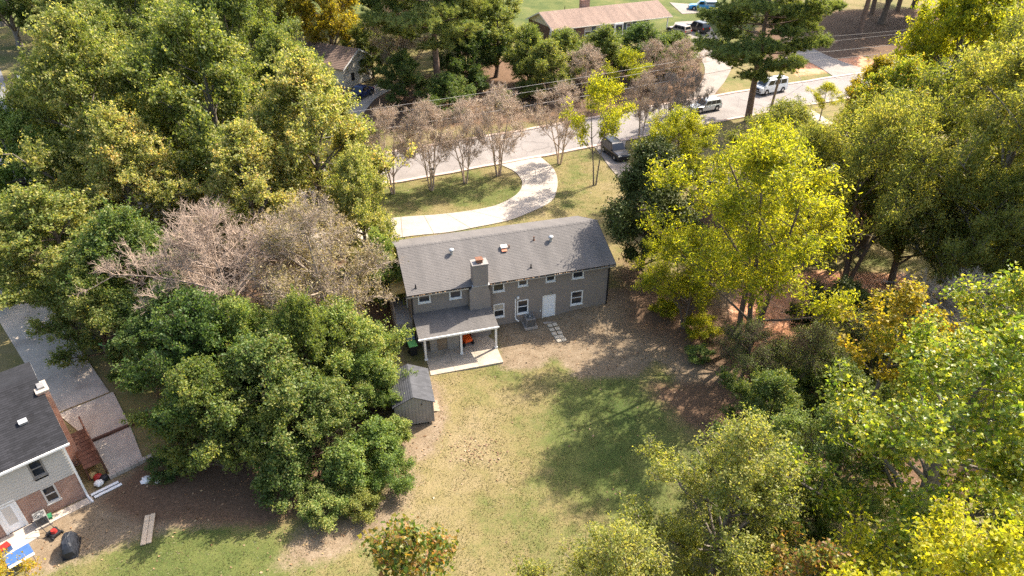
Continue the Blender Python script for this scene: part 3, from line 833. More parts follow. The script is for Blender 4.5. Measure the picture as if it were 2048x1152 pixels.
MB().box(-.07, -.005, 2.3, 3.2, 1.86, 3.35).build("side_door", "white_door", house)

# patio slabs (setting), stepping stones
patio = bpy.data.objects.new("patio", None); col.objects.link(patio); struct(patio)
patio.location = (HX, HY, 0); patio.rotation_euler = (0, 0, HA)
for (a, b) in ((.48, 2.25), (2.265, 4.05), (4.065, 5.87)):
    for (c, e) in ((-4.08, -2.55), (-2.535, -1.2), (-1.185, -.01)):
        MB().box(a, b, c, e, -.1, .105 + random.uniform(0, .006)).build("concrete_slab", "concrete_patio", patio)
path = bpy.data.objects.new("stepping_path", None); col.objects.link(path); struct(path)
for r_ in range(5):
    for k in (0, 1):
        x, y = hw(10.55 + k * .42 + r_ * .03 + random.uniform(-.03, .03), -1.0 - r_ * .42)
        z = H1(x, y)
        MB().cbox(x, y, z + .03, .36, .36, .08, HA + random.uniform(-.06, .06), random.uniform(-.03, .03)).build("paver", "paver_stone", path, bevel=.012)

# air conditioner
def aircon(x, y, z, rz, label, sc=1.0):
    t = thing("air_conditioner", (x, y, z), rz, label, "air conditioner")
    MB().box(-.52 * sc, .52 * sc, -.52 * sc, .52 * sc, -.08, .08).build("concrete_pad", "concrete_new", t)
    MB().box(-.38 * sc, .38 * sc, -.38 * sc, .38 * sc, .08, .82 * sc).build("casing", "grey_metal", t, bevel=.03)
    for k in range(8):
        z0 = .14 + k * .08 * sc
        for s in (-1, 1):
            MB().box(-.34 * sc, .34 * sc, s * .382 * sc - .008, s * .382 * sc + .008, z0, z0 + .03).build("louvre", "black_metal", t)
    MB().tube((0, 0, .822 * sc), (0, 0, .832 * sc), .32 * sc, .32 * sc, 20).build("fan_well", "black_metal", t)
    gr = MB()
    for r_ in (.1, .18, .26, .33):
        pts = [(r_ * sc * math.cos(a * math.pi / 10), r_ * sc * math.sin(a * math.pi / 10), .86 * sc) for a in range(21)]
        gr.path(pts, .008, 4)
    for a in range(4):
        c_, s_ = math.cos(a * math.pi / 4), math.sin(a * math.pi / 4)
        gr.tube((-.33 * sc * c_, -.33 * sc * s_, .865 * sc), (.33 * sc * c_, .33 * sc * s_, .865 * sc), .008, n=4)
    gr.tube((0, 0, .83 * sc), (0, 0, .88 * sc), .09 * sc, .09 * sc, 10)
    gr.build("fan_grille", "galvanised", t)
    return t
x, y = hw(8.98, -.62); aircon(x, y, H1(x, y) + .03, HA, "square grey air conditioner with round fan grille beside grey house wall")
def bin_(x, y, z, rz, lidmat, label):
    t = thing("wheelie_bin", (x, y, z), rz, label, "bin", None)
    b = MB().loft([[(-.24, -.27, .06), (.24, -.27, .06), (.24, .25, .06), (-.24, .25, .06)], [(-.3, -.36, .98), (.3, -.36, .98), (.3, .34, .98), (-.3, .34, .98)]]).build("body", "dark_plastic", t, bevel=.03)
    l = MB().loft([[(-.33, -.40, .985), (.33, -.40, .985), (.33, .38, .985), (-.33, .38, .985)], [(-.29, -.35, 1.06), (.29, -.35, 1.06), (.29, .34, 1.06), (-.29, .34, 1.06)]]).build("lid", lidmat, t, bevel=.015)
    MB().tube((-.28, .42, .98), (.28, .42, .98), .022).build("handle", "dark_plastic", t)
    for s in (-1, 1):
        MB().tube((s * .25, .26, .12), (s * .31, .26, .12), .12, n=14).build("wheel", "rubber", t)
    return t
x, y = hw(-.33, -1.25); bin_(x, y, H1(x, y), HA + .1, "green_lid", "black wheeled bin with bright green lid beside the porch")
x, y = hw(-.35, -.35); bin_(x, y, H1(x, y), HA, "blue_lid", "black wheeled bin with blue-grey lid between house wall and green-lidded bin")
# ride-on mower under the porch
x, y = hw(3.75, -.95)
t = thing("riding_mower", (x, y, .11), HA + .25, "orange ride-on lawn mower parked under the porch roof", "mower")
MB().loft([[(-.3, -.62, .35), (.3, -.62, .35), (.32, .0, .32), (-.32, .0, .32)], [(-.27, -.6, .62), (.27, -.6, .62), (.3, .0, .74), (-.3, .0, .74)]]).build("hood", "orange_paint", t, bevel=.05)
MB().box(-.36, .36, .05, .85, .38, .56).build("fender", "orange_paint", t, bevel=.04)
MB().box(-.46, .46, -.35, .35, .12, .26).build("mower_deck", "orange_paint", t, bevel=.04)
s = MB().box(-.22, .22, .32, .72, .56, .68).build("seat", "black_metal", t, bevel=.04); MB().box(-.22, .22, .68, .78, .66, 1.0).build("seat_back", "black_metal", s, bevel=.03)
sw = MB(); sw.path([(.17 * math.cos(a * math.pi / 8), .08 + .17 * math.sin(a * math.pi / 8), .92) for a in range(17)], .018, 6); sw.tube((0, -.05, .7), (0, .08, .92), .02); sw.build("steering_wheel", "black_metal", t)
for sx in (-1, 1):
    MB().tube((sx * .3, -.5, .17), (sx * .42, -.5, .17), .17, n=16).build("front_wheel", "rubber", t); MB().tube((sx * .28, .55, .23), (sx * .48, .55, .23), .23, n=16).build("rear_wheel", "rubber", t)

# ------------------------------------------------------------------ shed
sh = thing("garden_shed", (-7.52, 32.35, 0), R(13.5), "small grey board shed with slate-grey gable roof half hidden by bushes", "shed")
SW, SL = 2.5, 3.2
m = MB(); m.box(0.05, SW - .05, .05, SL - .05, .14, 1.95); m.poly([(0.05, .05, 1.951), (SW - .05, .05, 1.951), (SW / 2, .05, 2.55)]); m.poly([(0.05, SL - .05, 1.951), (SW - .05, SL - .05, 1.951), (SW / 2, SL - .05, 2.55)])
m.build("wall", "siding_grey", sh)
for i in range(12):
    x = .06 + i * (SW - .12) / 11; top = 1.95 + .6 * (1 - abs(x - SW / 2) / (SW / 2)) - .03
    MB().box(x - .018, x + .018, .025, .048, .14, top).build("batten", "siding_grey", sh)
def shed_slope(x0, x1, z0, z1):
    m = MB(); n = 10
    for i in range(n):
        a, b = i / n, (i + 1) / n
        xa, xb, za, zb = x0 + (x1 - x0) * a, x0 + (x1 - x0) * b, z0 + (z1 - z0) * a, z0 + (z1 - z0) * b
        m.quad((xa, -.12, za + .025), (xa, SL + .12, za + .025), (xb, SL + .12, zb + .006), (xb, -.12, zb + .006))
    m.quad((x0, -.12, z0 - .05), (x0, SL + .12, z0 - .05), (x1, SL + .12, z1 - .05), (x1, -.12, z1 - .05))
    m.quad((x0, -.12, z0 + .025), (x0, SL + .12, z0 + .025), (x0, SL + .12, z0 - .05), (x0, -.12, z0 - .05))
    m.quad((x0, -.12, z0 + .025), (x1, -.12, z1 + .01), (x1, -.12, z1 - .05), (x0, -.12, z0 - .05)); m.quad((x0, SL + .12, z0 + .025), (x1, SL + .12, z1 + .01), (x1, SL + .12, z1 - .05), (x0, SL + .12, z0 - .05))
    return m
shed_slope(-.12, SW / 2, 1.92, 2.6).build("roof", "shingle_slate", sh); shed_slope(SW + .12, SW / 2 + .002, 1.92, 2.6).build("roof", "shingle_slate", sh)
for x in (.045, SW - .045): MB().box(x - .05, x + .05, .0, .03, .14, 1.93).build("corner_board", "grey_trim", sh)
for x in (.3, SW - .3): MB().box(x - .07, x + .07, .0, SL, -.15, .14).build("skid", "wood_weathered", sh)
MB().box(1.7, 1.78, -.01, .022, 1.72, 1.82).build("vent", "black_metal", sh)
rp = MB(); rp.v = [(SW + .02, 1.0, .16), (SW + .02, 2.2, .16), (SW + .55, 2.2, .0), (SW + .55, 1.0, .0), (SW + .02, 1.0, -.1), (SW + .02, 2.2, -.1), (SW + .55, 2.2, -.1), (SW + .55, 1.0, -.1)]
rp.f = [(0, 1, 2, 3), (4, 7, 6, 5), (0, 3, 7, 4), (1, 5, 6, 2), (3, 2, 6, 7), (0, 4, 5, 1)]; rp.build("ramp", "wood_weathered", sh)

# ------------------------------------------------------------------ left neighbour
NX, NY, NA = -24.9, 26.9, R(42)
def nw(x, y): return (NX + x * math.cos(NA) - y * math.sin(NA), NY + x * math.sin(NA) + y * math.cos(NA))
nh = thing("neighbour_house", (NX, NY, 0), NA, "tan sided brick house with black shingle roof and brick chimney beside the long driveway", "house")
NL, ND, NEZ, NRZ = 13.0, 8.6, 4.45, 6.3
m = MB(); lowholes = [(-1.78, -1.12, .75, 1.95), (-3.95, -3.05, .02, 2.08)]
wall_holes(m, -NL, 0, -.3, 2.05, 0, lowholes)
m.quad((0, 0, -.3), (0, ND, -.3), (0, ND, 4.6), (0, 0, 4.6)); m.poly([(0, 0, 4.6), (0, ND, 4.6), (0, ND / 2, NRZ - .1)]); m.quad((-NL, ND, -.3), (0, ND, -.3), (0, ND, 4.6), (-NL, ND, 4.6)); m.quad((-NL, 0, -.3), (-NL, ND, -.3), (-NL, ND, 4.6), (-NL, 0, 4.6))
m.build("wall", "brick_red", nh)
nb = 13
for i in range(nb):
    z0 = 2.0 + i * 2.6 / nb; z1 = z0 + 2.6 / nb
    segs = [(-NL, .02)]
    if z1 > 2.78 and z0 < 4.05: segs = [(-NL, -1.78), (-1.12, .02)]
    for a, b in segs:
        s = MB(); s.v = [(a, -.05, z0), (b, -.05, z0), (b, -.02, z1), (a, -.02, z1), (a, .0, z0), (b, .0, z0), (b, .0, z1), (a, .0, z1)]
        s.f = [(0, 1, 2, 3), (4, 7, 6, 5), (0, 4, 5, 1), (2, 6, 7, 3), (1, 5, 6, 2), (0, 3, 7, 4)]; s.build("siding_board", "siding_tan", nh)
window(nh, -1.78, -1.12, 2.85, 4.05, y=-.03, sash=2, frame="grey_trim"); window(nh, -1.78, -1.12, .75, 1.95, sash=2, frame="pale_siding")
dr = MB().box(-3.9, -3.1, .0, .05, .04, 2.03).build("storm_door", "white_door", nh); MB().box(-3.72, -3.28, -.012, .002, .55, 1.85).build("pane", "pale_siding", dr)
f = MB(); f.box(-4.03, -3.9, -.04, .1, .02, 2.15); f.box(-3.1, -2.97, -.04, .1, .02, 2.15); f.box(-3.9, -3.1, -.04, .1, 2.03, 2.15); f.build("door_frame", "white_trim", nh)
slope("roof", nh, "shingle_dark", -NL - .3, .35, -.4, NEZ, ND / 2, NRZ); slope("front_roof_slope", nh, "shingle_dark", -NL - .3, .35, ND + .4, NEZ, ND / 2 + .004, NRZ)
MB().box(-NL - .3, .37, -.50, -.405, NEZ - .14, NEZ - .02).build("gutter", "white_trim", nh)
ds = MB(); ds.box(-.02, .09, -.12, -.055, .15, NEZ - .4); ds.path([(.03, -.09, .2), (.06, -.3, .1), (.15, -.75, .06)], .06, 6); ds.path([(.03, -.09, NEZ - .42), (.03, -.45, NEZ - .15)], .05, 4); ds.build("downspout", "white_trim", nh)
c_ = MB().box(.01, .6, 2.95, 4.0, -.2, 5.9).build("chimney", "brick_red", nh); MB().box(-.03, .64, 2.91, 4.04, 5.9, 5.98).build("chimney_cap", "concrete_old", c_); MB().box(.15, .48, 3.2, 3.75, 5.98, 6.1).build("flue_liner", "grey_metal", c_)
MB().cbox(-1.1, 1.75, NEZ + (NRZ - NEZ) * 2.15 / 4.7 + .1, .42, .3, .18, 0, R(21)).build("box_vent", "galvanised", nh)
MB().tube((.1, -.05, 4.1), (.1, -.2, 4.1), .03).build("lamp", "white_trim", nh)
vb = MB()
for ya, yb in ((-.4, ND / 2), (ND + .4, ND / 2)): vb.quad((.36, ya, NEZ + .01), (.36, yb, NRZ + .01), (.36, yb, NRZ - .2), (.36, ya, NEZ - .2))
vb.build("verge_board", "white_trim", nh)
# wooden lean-to rack of boards along the gable
dk = thing("side_deck", (*nw(.95, .9), 0), NA, "weathered red-brown wooden deck with rails along the brick gable wall", "deck")
for i in range(9): MB().box(-.5, .5, .2 + i * .42, .58 + i * .42, .95, 1.0).build("deck_board", "wood_red", dk)
for y in (.22, 2.0, 3.9):
    for x in (-.45, .45): MB().box(x - .05, x + .05, y, y + .1, -.1, 1.95 if x > 0 else .95).build("post", "wood_red", dk)
for z in (1.35, 1.88): MB().box(.42, .48, .2, 4.0, z, z + .09).build("rail", "wood_red", dk)
for i in range(14): MB().box(.43, .47, .4 + i * .25, .44 + i * .25, 1.0, 1.88).build("baluster", "wood_red", dk)
# neighbour's driveway and walks
def nribbon(name, pts_l, pts_r, mat, lift, cross=6):
    return struct(ribbon(name, catmull([np.array(nw(*p)) for p in pts_l], 4), catmull([np.array(nw(*p)) for p in pts_r], 4), mat, lift, cross, .12))
nribbon("long_driveway", [(.2, 8.8), (.1, 14), (-.2, 20), (-.6, 30), (-1, 46)], [(3.7, 8.8), (3.5, 14), (3.3, 20), (3.3, 30), (3.3, 46)], "concrete_worn", .06)
nribbon("parking_pad", [(1.5, .9), (1.4, 4.2), (.5, 8.6)], [(3.4, .9), (3.7, 4.2), (3.9, 8.6)], "concrete_worn", .064, 4)
nribbon("front_walk", [(-8, 10.3), (-4, 11.2), (-1, 13.3), (.0, 15.2)], [(-8, 9.1), (-3, 9.6), (-.5, 10.9), (.1, 13.2)], "concrete_worn", .067, 3)
nribbon("rear_walk", [(-3.0, -.25), (-1.5, -.2), (.2, -.2)], [(-3.0, -.75), (-1.5, -.75), (.2, -.7)], "concrete_worn", .07, 2)
nribbon("rear_stoop", [(-6.0, -.08), (-4.0, -.08), (-2.6, -.08)], [(-6.0, -1.5), (-4.0, -1.5), (-2.7, -1.35)], "concrete_worn", .078, 3)
x, y = nw(-2.35, .1 - .55); aircon(x, y, .06, NA, "low beige-grey air conditioner between white door and brick corner", .8)
# odds and ends in the neighbour's yard
def item(name, lx, ly, rz, label, cat, z=None, group=None):
    x, y = nw(lx, ly); return thing(name, (x, y, H1(x, y) if z is None else z), NA + rz, label, cat, group)
for k in (0, 1):
    t = MB().box(-.13, .13, -1.0, 1.0, -.03, .03).build("plank", "wood_new"); x, y = nw(1.75 + k * .27, -4.9 - k * .1)
    t.location = (x, y, .16 + .01 * k); t.rotation_euler = (.02, .02 * k, NA - .43)
    tag(t, ["pale timber plank lying on grass, the one nearer the brick house", "pale timber plank lying on grass, the one nearer the thicket"][k], "plank", "pair of planks on the grass")
t = item("covered_grill", -1.6, -3.4, -.35, "low machine under a crumpled black tarpaulin on bare earth", "grill")
rings = []
for z, sx, sy in ((-.02, .40, .72), (.2, .42, .74), (.5, .36, .68), (.75, .31, .58), (.92, .20, .4), (.95, .05, .1)):
    rings.append([(sx * math.copysign(abs(math.cos(a)) ** .6, math.cos(a)) * random.uniform(.93, 1.07), sy * math.copysign(abs(math.sin(a)) ** .6, math.sin(a)) * random.uniform(.93, 1.07), z + random.uniform(-.02, .02)) for a in [i * math.pi / 9 for i in range(18)]])
MB().loft(rings).build("cover", "tarp_black", t)
MB().box(-.38, .38, -.68, .68, -.04, .02).build("frame", "black_metal", t)
t = item("push_mower", -2.05, -1.75, .4, "small red and black push mower beside the concrete stoop", "mower")
MB().box(-.25, .25, -.3, .3, .1, .24).build("deck", "black_metal", t, bevel=.03); MB().tube((0, -.05, .24), (0, -.05, .42), .16, .13, 12).build("engine", "red_paint", t)
hd = MB()
for s in (-1, 1): hd.tube((s * .2, .25, .2), (s * .2, .85, .85), .018)
hd.tube((-.2, .85, .85), (.2, .85, .85), .018); hd.build("handle", "black_metal", t)
for sx in (-1, 1):
    for sy in (-1, 1): MB().tube((sx * .25, sy * .25, .1), (sx * .31, sy * .25, .1), .1, n=12).build("wheel", "rubber", t)
t = item("storage_bin", -2.05, -.42, 0, "small dark green plastic tub against the brick wall", "tub")
MB().loft([[(-.17, -.13, 0), (.17, -.13, 0), (.17, .13, 0), (-.17, .13, 0)], [(-.2, -.16, .26), (.2, -.16, .26), (.2, .16, .26), (-.2, .16, .26)]]).build("tub", "green_plastic", t); MB().box(-.22, .22, -.18, .18, .26, .3).build("lid", "green_plastic", t)
t = item("patio_table", -3.75, -2.6, .1, "blue topped folding table standing on the concrete stoop", "table")
MB().box(-.6, .6, -.4, .4, .68, .73).build("tabletop", "blue_plastic", t, bevel=.015); MB().box(-.6, .6, -.62, -.45, .70, .74).build("table_leaf", "white_trim", t)
for sx in (-1, 1):
    for sy in (-1, 1): MB().tube((sx * .5, sy * .33, 0), (sx * .5, sy * .33, .68), .02).build("leg", "grey_metal", t)
t = item("cooler_box", -4.3, -1.2, .3, "red and blue cool box by the white storm door", "cool box")
MB().box(-.3, .3, -.2, .2, 0.08, .42).build("body", "blue_plastic", t, bevel=.03); MB().box(-.31, .31, -.21, .21, .42, .5).build("lid", "red_paint", t, bevel=.02)
lab = ["white board leaning low across the path beside brick corner", "white board lying on the earth beside brick corner"]
for k in (0, 1):
    b = MB().box(-.75, .75, -.09, .09, 0, .05).build("board", "white_trim"); x, y = nw(.95 + k * .1, -.15 - k * .3); b.location = (x, y, H1(x, y) + .05); b.rotation_euler = (0, .03, NA + .04); tag(b, lab[k], "board", "white boards by the corner")
cols = [("red_paint", "crumpled red plastic bag in the junk heap by brick gable", .9, .9), ("white_trim", "white plastic sack in the junk heap by brick gable", .8, .35), ("black_metal", "black bin bag in the junk heap by brick gable", 1.15, .6), ("wood_tan", "tan cardboard box in the junk heap by brick gable", .7, 1.3)]
for i, (mt, lb, lx, ly) in enumerate(cols):
    rings = []
    for z, r_ in ((0, .18), (.12, .26), (.25, .22), (.36, .08)):
        rings.append([(r_ * math.cos(a) * random.uniform(.8, 1.2), r_ * math.sin(a) * random.uniform(.8, 1.2), z) for a in [k * math.pi / 5 for k in range(10)]])
    o = MB().loft(rings).build("junk_bag" if i < 3 else "junk_box", mt); x, y = nw(lx, ly); o.location = (x, y, H1(x, y) + .07); tag(o, lb, "bag" if i < 3 else "box")
for k, (lx, ly) in enumerate(((2.95, -1.15), (3.45, -1.75))):
    o = MB().loft([[(r_ * math.cos(a) * random.uniform(.7, 1.3), r_ * math.sin(a) * random.uniform(.7, 1.3), z) for a in [q * math.pi / 5 for q in range(10)]] for z, r_ in ((0, .12 + .12 * (1 - k)), (.1, .17 + .12 * (1 - k)), (.2, .05))]).build("litter_bag", "white_trim"); x, y = nw(lx, ly); o.location = (x, y, H1(x, y)); tag(o, ["larger white bag lying on bare earth under the thicket edge", "tiny white scrap lying on bare earth under the thicket edge"][k], "litter")
rw = thing("retaining_edge", (*nw(1.2, .55), 0), NA, "low concrete block edging at the end of the parking pad", "wall")
for i in range(6): MB().box(.2 + i * .42, .6 + i * .42, -.13, .13, -.1, .24 + random.uniform(-.02, .02)).build("block", "concrete_old", rw)
dirt = MB().box(-1.6, 1.6, -.09, .09, -.1, .2).build("timber_beam", "wood_red"); x, y = nw(2.5, 4.4); dirt.location = (x, y, H1(x, y) + .03); dirt.rotation_euler = (0, 0, NA - .05); tag(dirt, "dark timber beam lying across the parking pad joint", "beam")
for k, (lx, ly) in enumerate(((4.45, 13.6), (4.95, 12.7))):
    x, y = nw(lx, ly); bin_(x, y, H1(x, y) + .02, NA + .5, ["blue_lid", "green_lid"][k], ["dark bin with blue-grey lid standing beside the long driveway", "dark bin with green lid standing beside the long driveway"][k])

# ------------------------------------------------------------------ brick ranch across the street
FX, FY, FA, FZ = 6.7, 118.4, R(26), 3.72
def fw_(x, y): return (FX + x * math.cos(FA) - y * math.sin(FA), FY + x * math.sin(FA) + y * math.cos(FA))
fh = thing("ranch_house", (FX, FY, FZ), FA, "long brick ranch house with brown shingle roof and carport across the street", "house")
FL, FD, FE, FR = 19.6, 8.6, 2.62, 4.55
fholes = [(2.9, 4.1, .9, 2.2), (6.3, 7.6, .9, 2.2), (14.8, 16.0, .9, 2.2), (17.5, 18.5, 1.0, 2.2), (9.3, 10.2, .3, 2.35)]
m = MB(); wall_holes(m, 0, FL, -.8, 2.75, 0, fholes); m.quad((0, 0, -.8), (0, FD, -.8), (0, FD, 2.75), (0, 0, 2.75)); m.quad((FL, 0, -.8), (FL, FD, -.8), (FL, FD, 2.75), (FL, 0, 2.75)); m.quad((0, FD, -.8), (FL, FD, -.8), (FL, FD, 2.75), (0, FD, 2.75))
m.build("wall", "brick_dark", fh)
for gx in (-.005, FL + 4.4): MB().poly([(gx, -.02, 2.7), (gx, FD + .02, 2.7), (gx, FD / 2, FR - .1)]).build("gable", "cream_paint", fh)
for h in fholes[:4]: window(fh, *h, sash=2, blind=(h[0] < 7))
for a, b in ((2.45, 2.87), (4.13, 4.5), (7.63, 8.4), (14.3, 14.77), (16.03, 17.45)):
    s = MB().box(a, b, -.045, -.003, .85, 2.25).build("shutter", "shutter_blue", fh)
pw = MB(); wall_holes(pw, 8.45, 11.2, .1, 2.6, -.06, [(9.28, 10.22, .3, 2.37)], .055); pw.build("entry_panel", "pale_siding", fh)
dr = MB().box(9.33, 10.17, .0, .05, .32, 2.33).build("door", "white_door", fh); fan = MB().poly([(9.75 + .3 * math.cos(a * math.pi / 8), -.006, 1.9 + .3 * math.sin(a * math.pi / 8)) for a in range(9)]); fan.build("fanlight", "window_glass", dr)
for x in (8.9, 10.75): MB().box(x - .06, x + .06, -.22, -.07, 1.7, 2.0).build("wall_lantern", "black_metal", fh)
bw = MB(); bw.v = [(11.3, -.01, .45), (11.9, -.75, .45), (13.6, -.75, .45), (14.2, -.01, .45), (11.3, -.01, 2.5), (11.9, -.75, 2.5), (13.6, -.75, 2.5), (14.2, -.01, 2.5)]
bw.f = [(0, 1, 5, 4), (1, 2, 6, 5), (2, 3, 7, 6), (4, 5, 6, 7), (3, 2, 1, 0)]
by = bw.build("bay_window", "white_trim", fh)
MB().box(12.1, 13.4, -.775, -.752, .75, 2.25).build("pane", "window_glass", by)
for a, b, s in ((11.3, 11.9, 1), (14.2, 13.6, 1)):
    p = MB()
    def bp(t, z, o=.02): return (a + (b - a) * t + (-o if a < b else o) * .75, -.01 - .74 * t - o, z)
    p.quad(bp(.2, .75), bp(.8, .75), bp(.8, 2.25), bp(.2, 2.25)); p.build("pane", "window_glass", by)
stp = MB()
for i in range(3): stp.box(9.0, 10.6, -1.3 - i * .3, -.07 if i == 0 else -1.0 - i * .3, -.8, .25 - i * .2)
stp.build("entry_steps", "concrete_old", fh)
for x in (8.98, 10.62): MB().path([(x, -.2, 1.15), (x, -1.2, 1.15), (x, -2.0, .7), (x, -2.0, -.3)], .035, 6).build("handrail", "white_trim", fh)
slope("roof", fh, "shingle_brown", -.35, FL + 4.6, -.5, FE, FD / 2, FR, .1, .16); slope("rear_roof_slope", fh, "shingle_brown", -.35, FL + 4.6, FD + .5, FE, FD / 2 + .004, FR, .1, .16)
MB().box(-.35, FL + 4.6, -.62, -.505, FE - .15, FE - .02).build("gutter", "cream_paint", fh)
vb = MB()
for ya, yb in ((-.5, FD / 2), (FD + .5, FD / 2)): vb.quad((-.365, ya, FE + .01), (-.365, yb, FR + .01), (-.365, yb, FR - .2), (-.365, ya, FE - .22))
vb.build("verge_board", "white_trim", fh)
MB().box(.05, .14, -.12, -.01, -.4, FE - .3).build("downspout", "white_trim", fh)
c_ = MB().box(8.3, 9.9, FD / 2 + .3, FD / 2 + 1.2, 3.6, 5.6).build("chimney", "brick_red", fh); MB().box(8.25, 9.95, FD / 2 + .25, FD / 2 + 1.25, 5.6, 5.72).build("chimney_cap", "brick_red", c_)
MB().tube((5.0, FD / 2 + .5, 4.2), (5.0, FD / 2 + .5, 4.95), .06).build("vent_pipe", "black_metal", fh)
for x in (FL + 4.1, ):
    for y in (.15, FD - .3): MB().box(x - .08, x + .08, y - .08, y + .08, -.6, FE - .0).build("carport_post", "white_trim", fh)
for z in (.5, .95): MB().box(FL + .1, FL + .18, .2, 4.5, z, z + .1).build("carport_rail", "wood_weathered", fh)
# white ladder against the gable end
ld = thing("ladder", (*fw_(-1.0, -1.2), FZ), FA, "white pole ladder leaning against the gable of the ranch house", "ladder")
for s in (-1, 1): MB().tube((-.3, s * .2, 0), (.55, s * .2 + .8, 3.0), .035).build("stile", "white_trim", ld)
for i in range(8):
    t_ = (i + .5) / 8; MB().tube((-.3 + .85 * t_, -.2 + .8 * t_, 3 * t_), (-.3 + .85 * t_, .2 + .8 * t_, 3 * t_), .02).build("rung", "white_trim", ld)

# small cream house with brown roof, upper left
GX, GY, GA = -23.6, 96.3, R(62)
gz = H1(GX, GY)
gh = thing("cream_house", (GX, GY, gz), GA, "cream gabled house with brown roof half hidden by trees beside the dark blue car", "house")
m = MB(); m.quad((0, 0, -.6), (6.6, 0, -.6), (6.6, 0, 3.2), (0, 0, 3.2)); m.poly([(0, 0, 3.2), (6.6, 0, 3.2), (3.3, 0, 5.0)]); m.quad((0, 0, -.6), (0, 11, -.6), (0, 11, 3.2), (0, 0, 3.2)); m.quad((6.6, 0, -.6), (6.6, 11, -.6), (6.6, 11, 3.2), (6.6, 0, 3.2)); m.quad((0, 11, -.6), (6.6, 11, -.6), (6.6, 11, 3.2), (0, 11, 3.2)); m.poly([(0, 11, 3.2), (6.6, 11, 3.2), (3.3, 11, 5.0)])
m.build("wall", "cream_paint", gh)
for k in range(16): MB().box(.2 + k * .41, .23 + k * .41, -.02, -.002, -.4, 3.1).build("batten", "cream_paint", gh)
for s in (-1, 1):
    r_ = MB(); xe = 3.3 + s * 3.75
    for i in range(14):
        a, b = i / 14, (i + 1) / 14
        xa, xb, za, zb = xe + (3.3 - xe) * a, xe + (3.3 - xe) * b, 3.02 + 2.1 * a, 3.02 + 2.1 * b
        r_.quad((xa, -.5, za + .03), (xa, 11.4, za + .03), (xb, 11.4, zb + .006), (xb, -.5, zb + .006))
    r_.quad((xe, -.5, 2.95), (3.3 + s * .002, -.5, 5.05), (3.3 + s * .002, 11.4, 5.05), (xe, 11.4, 2.95))
    r_.quad((xe, -.5, 3.05), (xe, 11.4, 3.05), (xe, 11.4, 2.95), (xe, -.5, 2.95))
    r_.build("roof", "shingle_brown", gh)
    v_ = MB().quad((xe, -.515, 3.05), (3.3, -.515, 5.14), (3.3, -.515, 4.9), (xe, -.515, 2.82)); v_.build("verge_board", "white_trim", gh)
MB().box(1.6, 2.3, -.03, -.003, .9, 2.0).build("side_window", "window_glass", gh)

# house next door on the right, mostly behind the yellow trees
RX, RY, RA = 20.6, 53.6, R(18.5)
rz_ = H1(RX, RY) - .2
rh = thing("right_neighbour_house", (RX, RY, rz_), RA, "grey roofed house with white gutter glimpsed behind the yellow-leaved trees", "house")
m = MB(); m.box(0, 15, 0, 8, -.5, 4.2); m.poly([(0, 0, 4.201), (0, 8, 4.201), (0, 4, 5.75)]); m.poly([(15, 0, 4.201), (15, 8, 4.201), (15, 4, 5.75)]); m.build("wall", "brick_red", rh)
slope("roof", rh, "shingle_slate", -.3, 15.3, -.45, 4.1, 4, 5.9); slope("front_roof_slope", rh, "shingle_slate", -.3, 15.3, 8.45, 4.1, 4.004, 5.9)
MB().box(-.3, 15.3, -.56, -.455, 3.96, 4.1).build("gutter", "white_trim", rh)
for x in (1.5, 5, 9, 12.6): window(rh, x, x + 1.0, 2.6, 3.8, y=-.012, sash=2)
for x in (3.2, 10.5): window(rh, x, x + 1.0, .6, 1.8, y=-.012, sash=2)

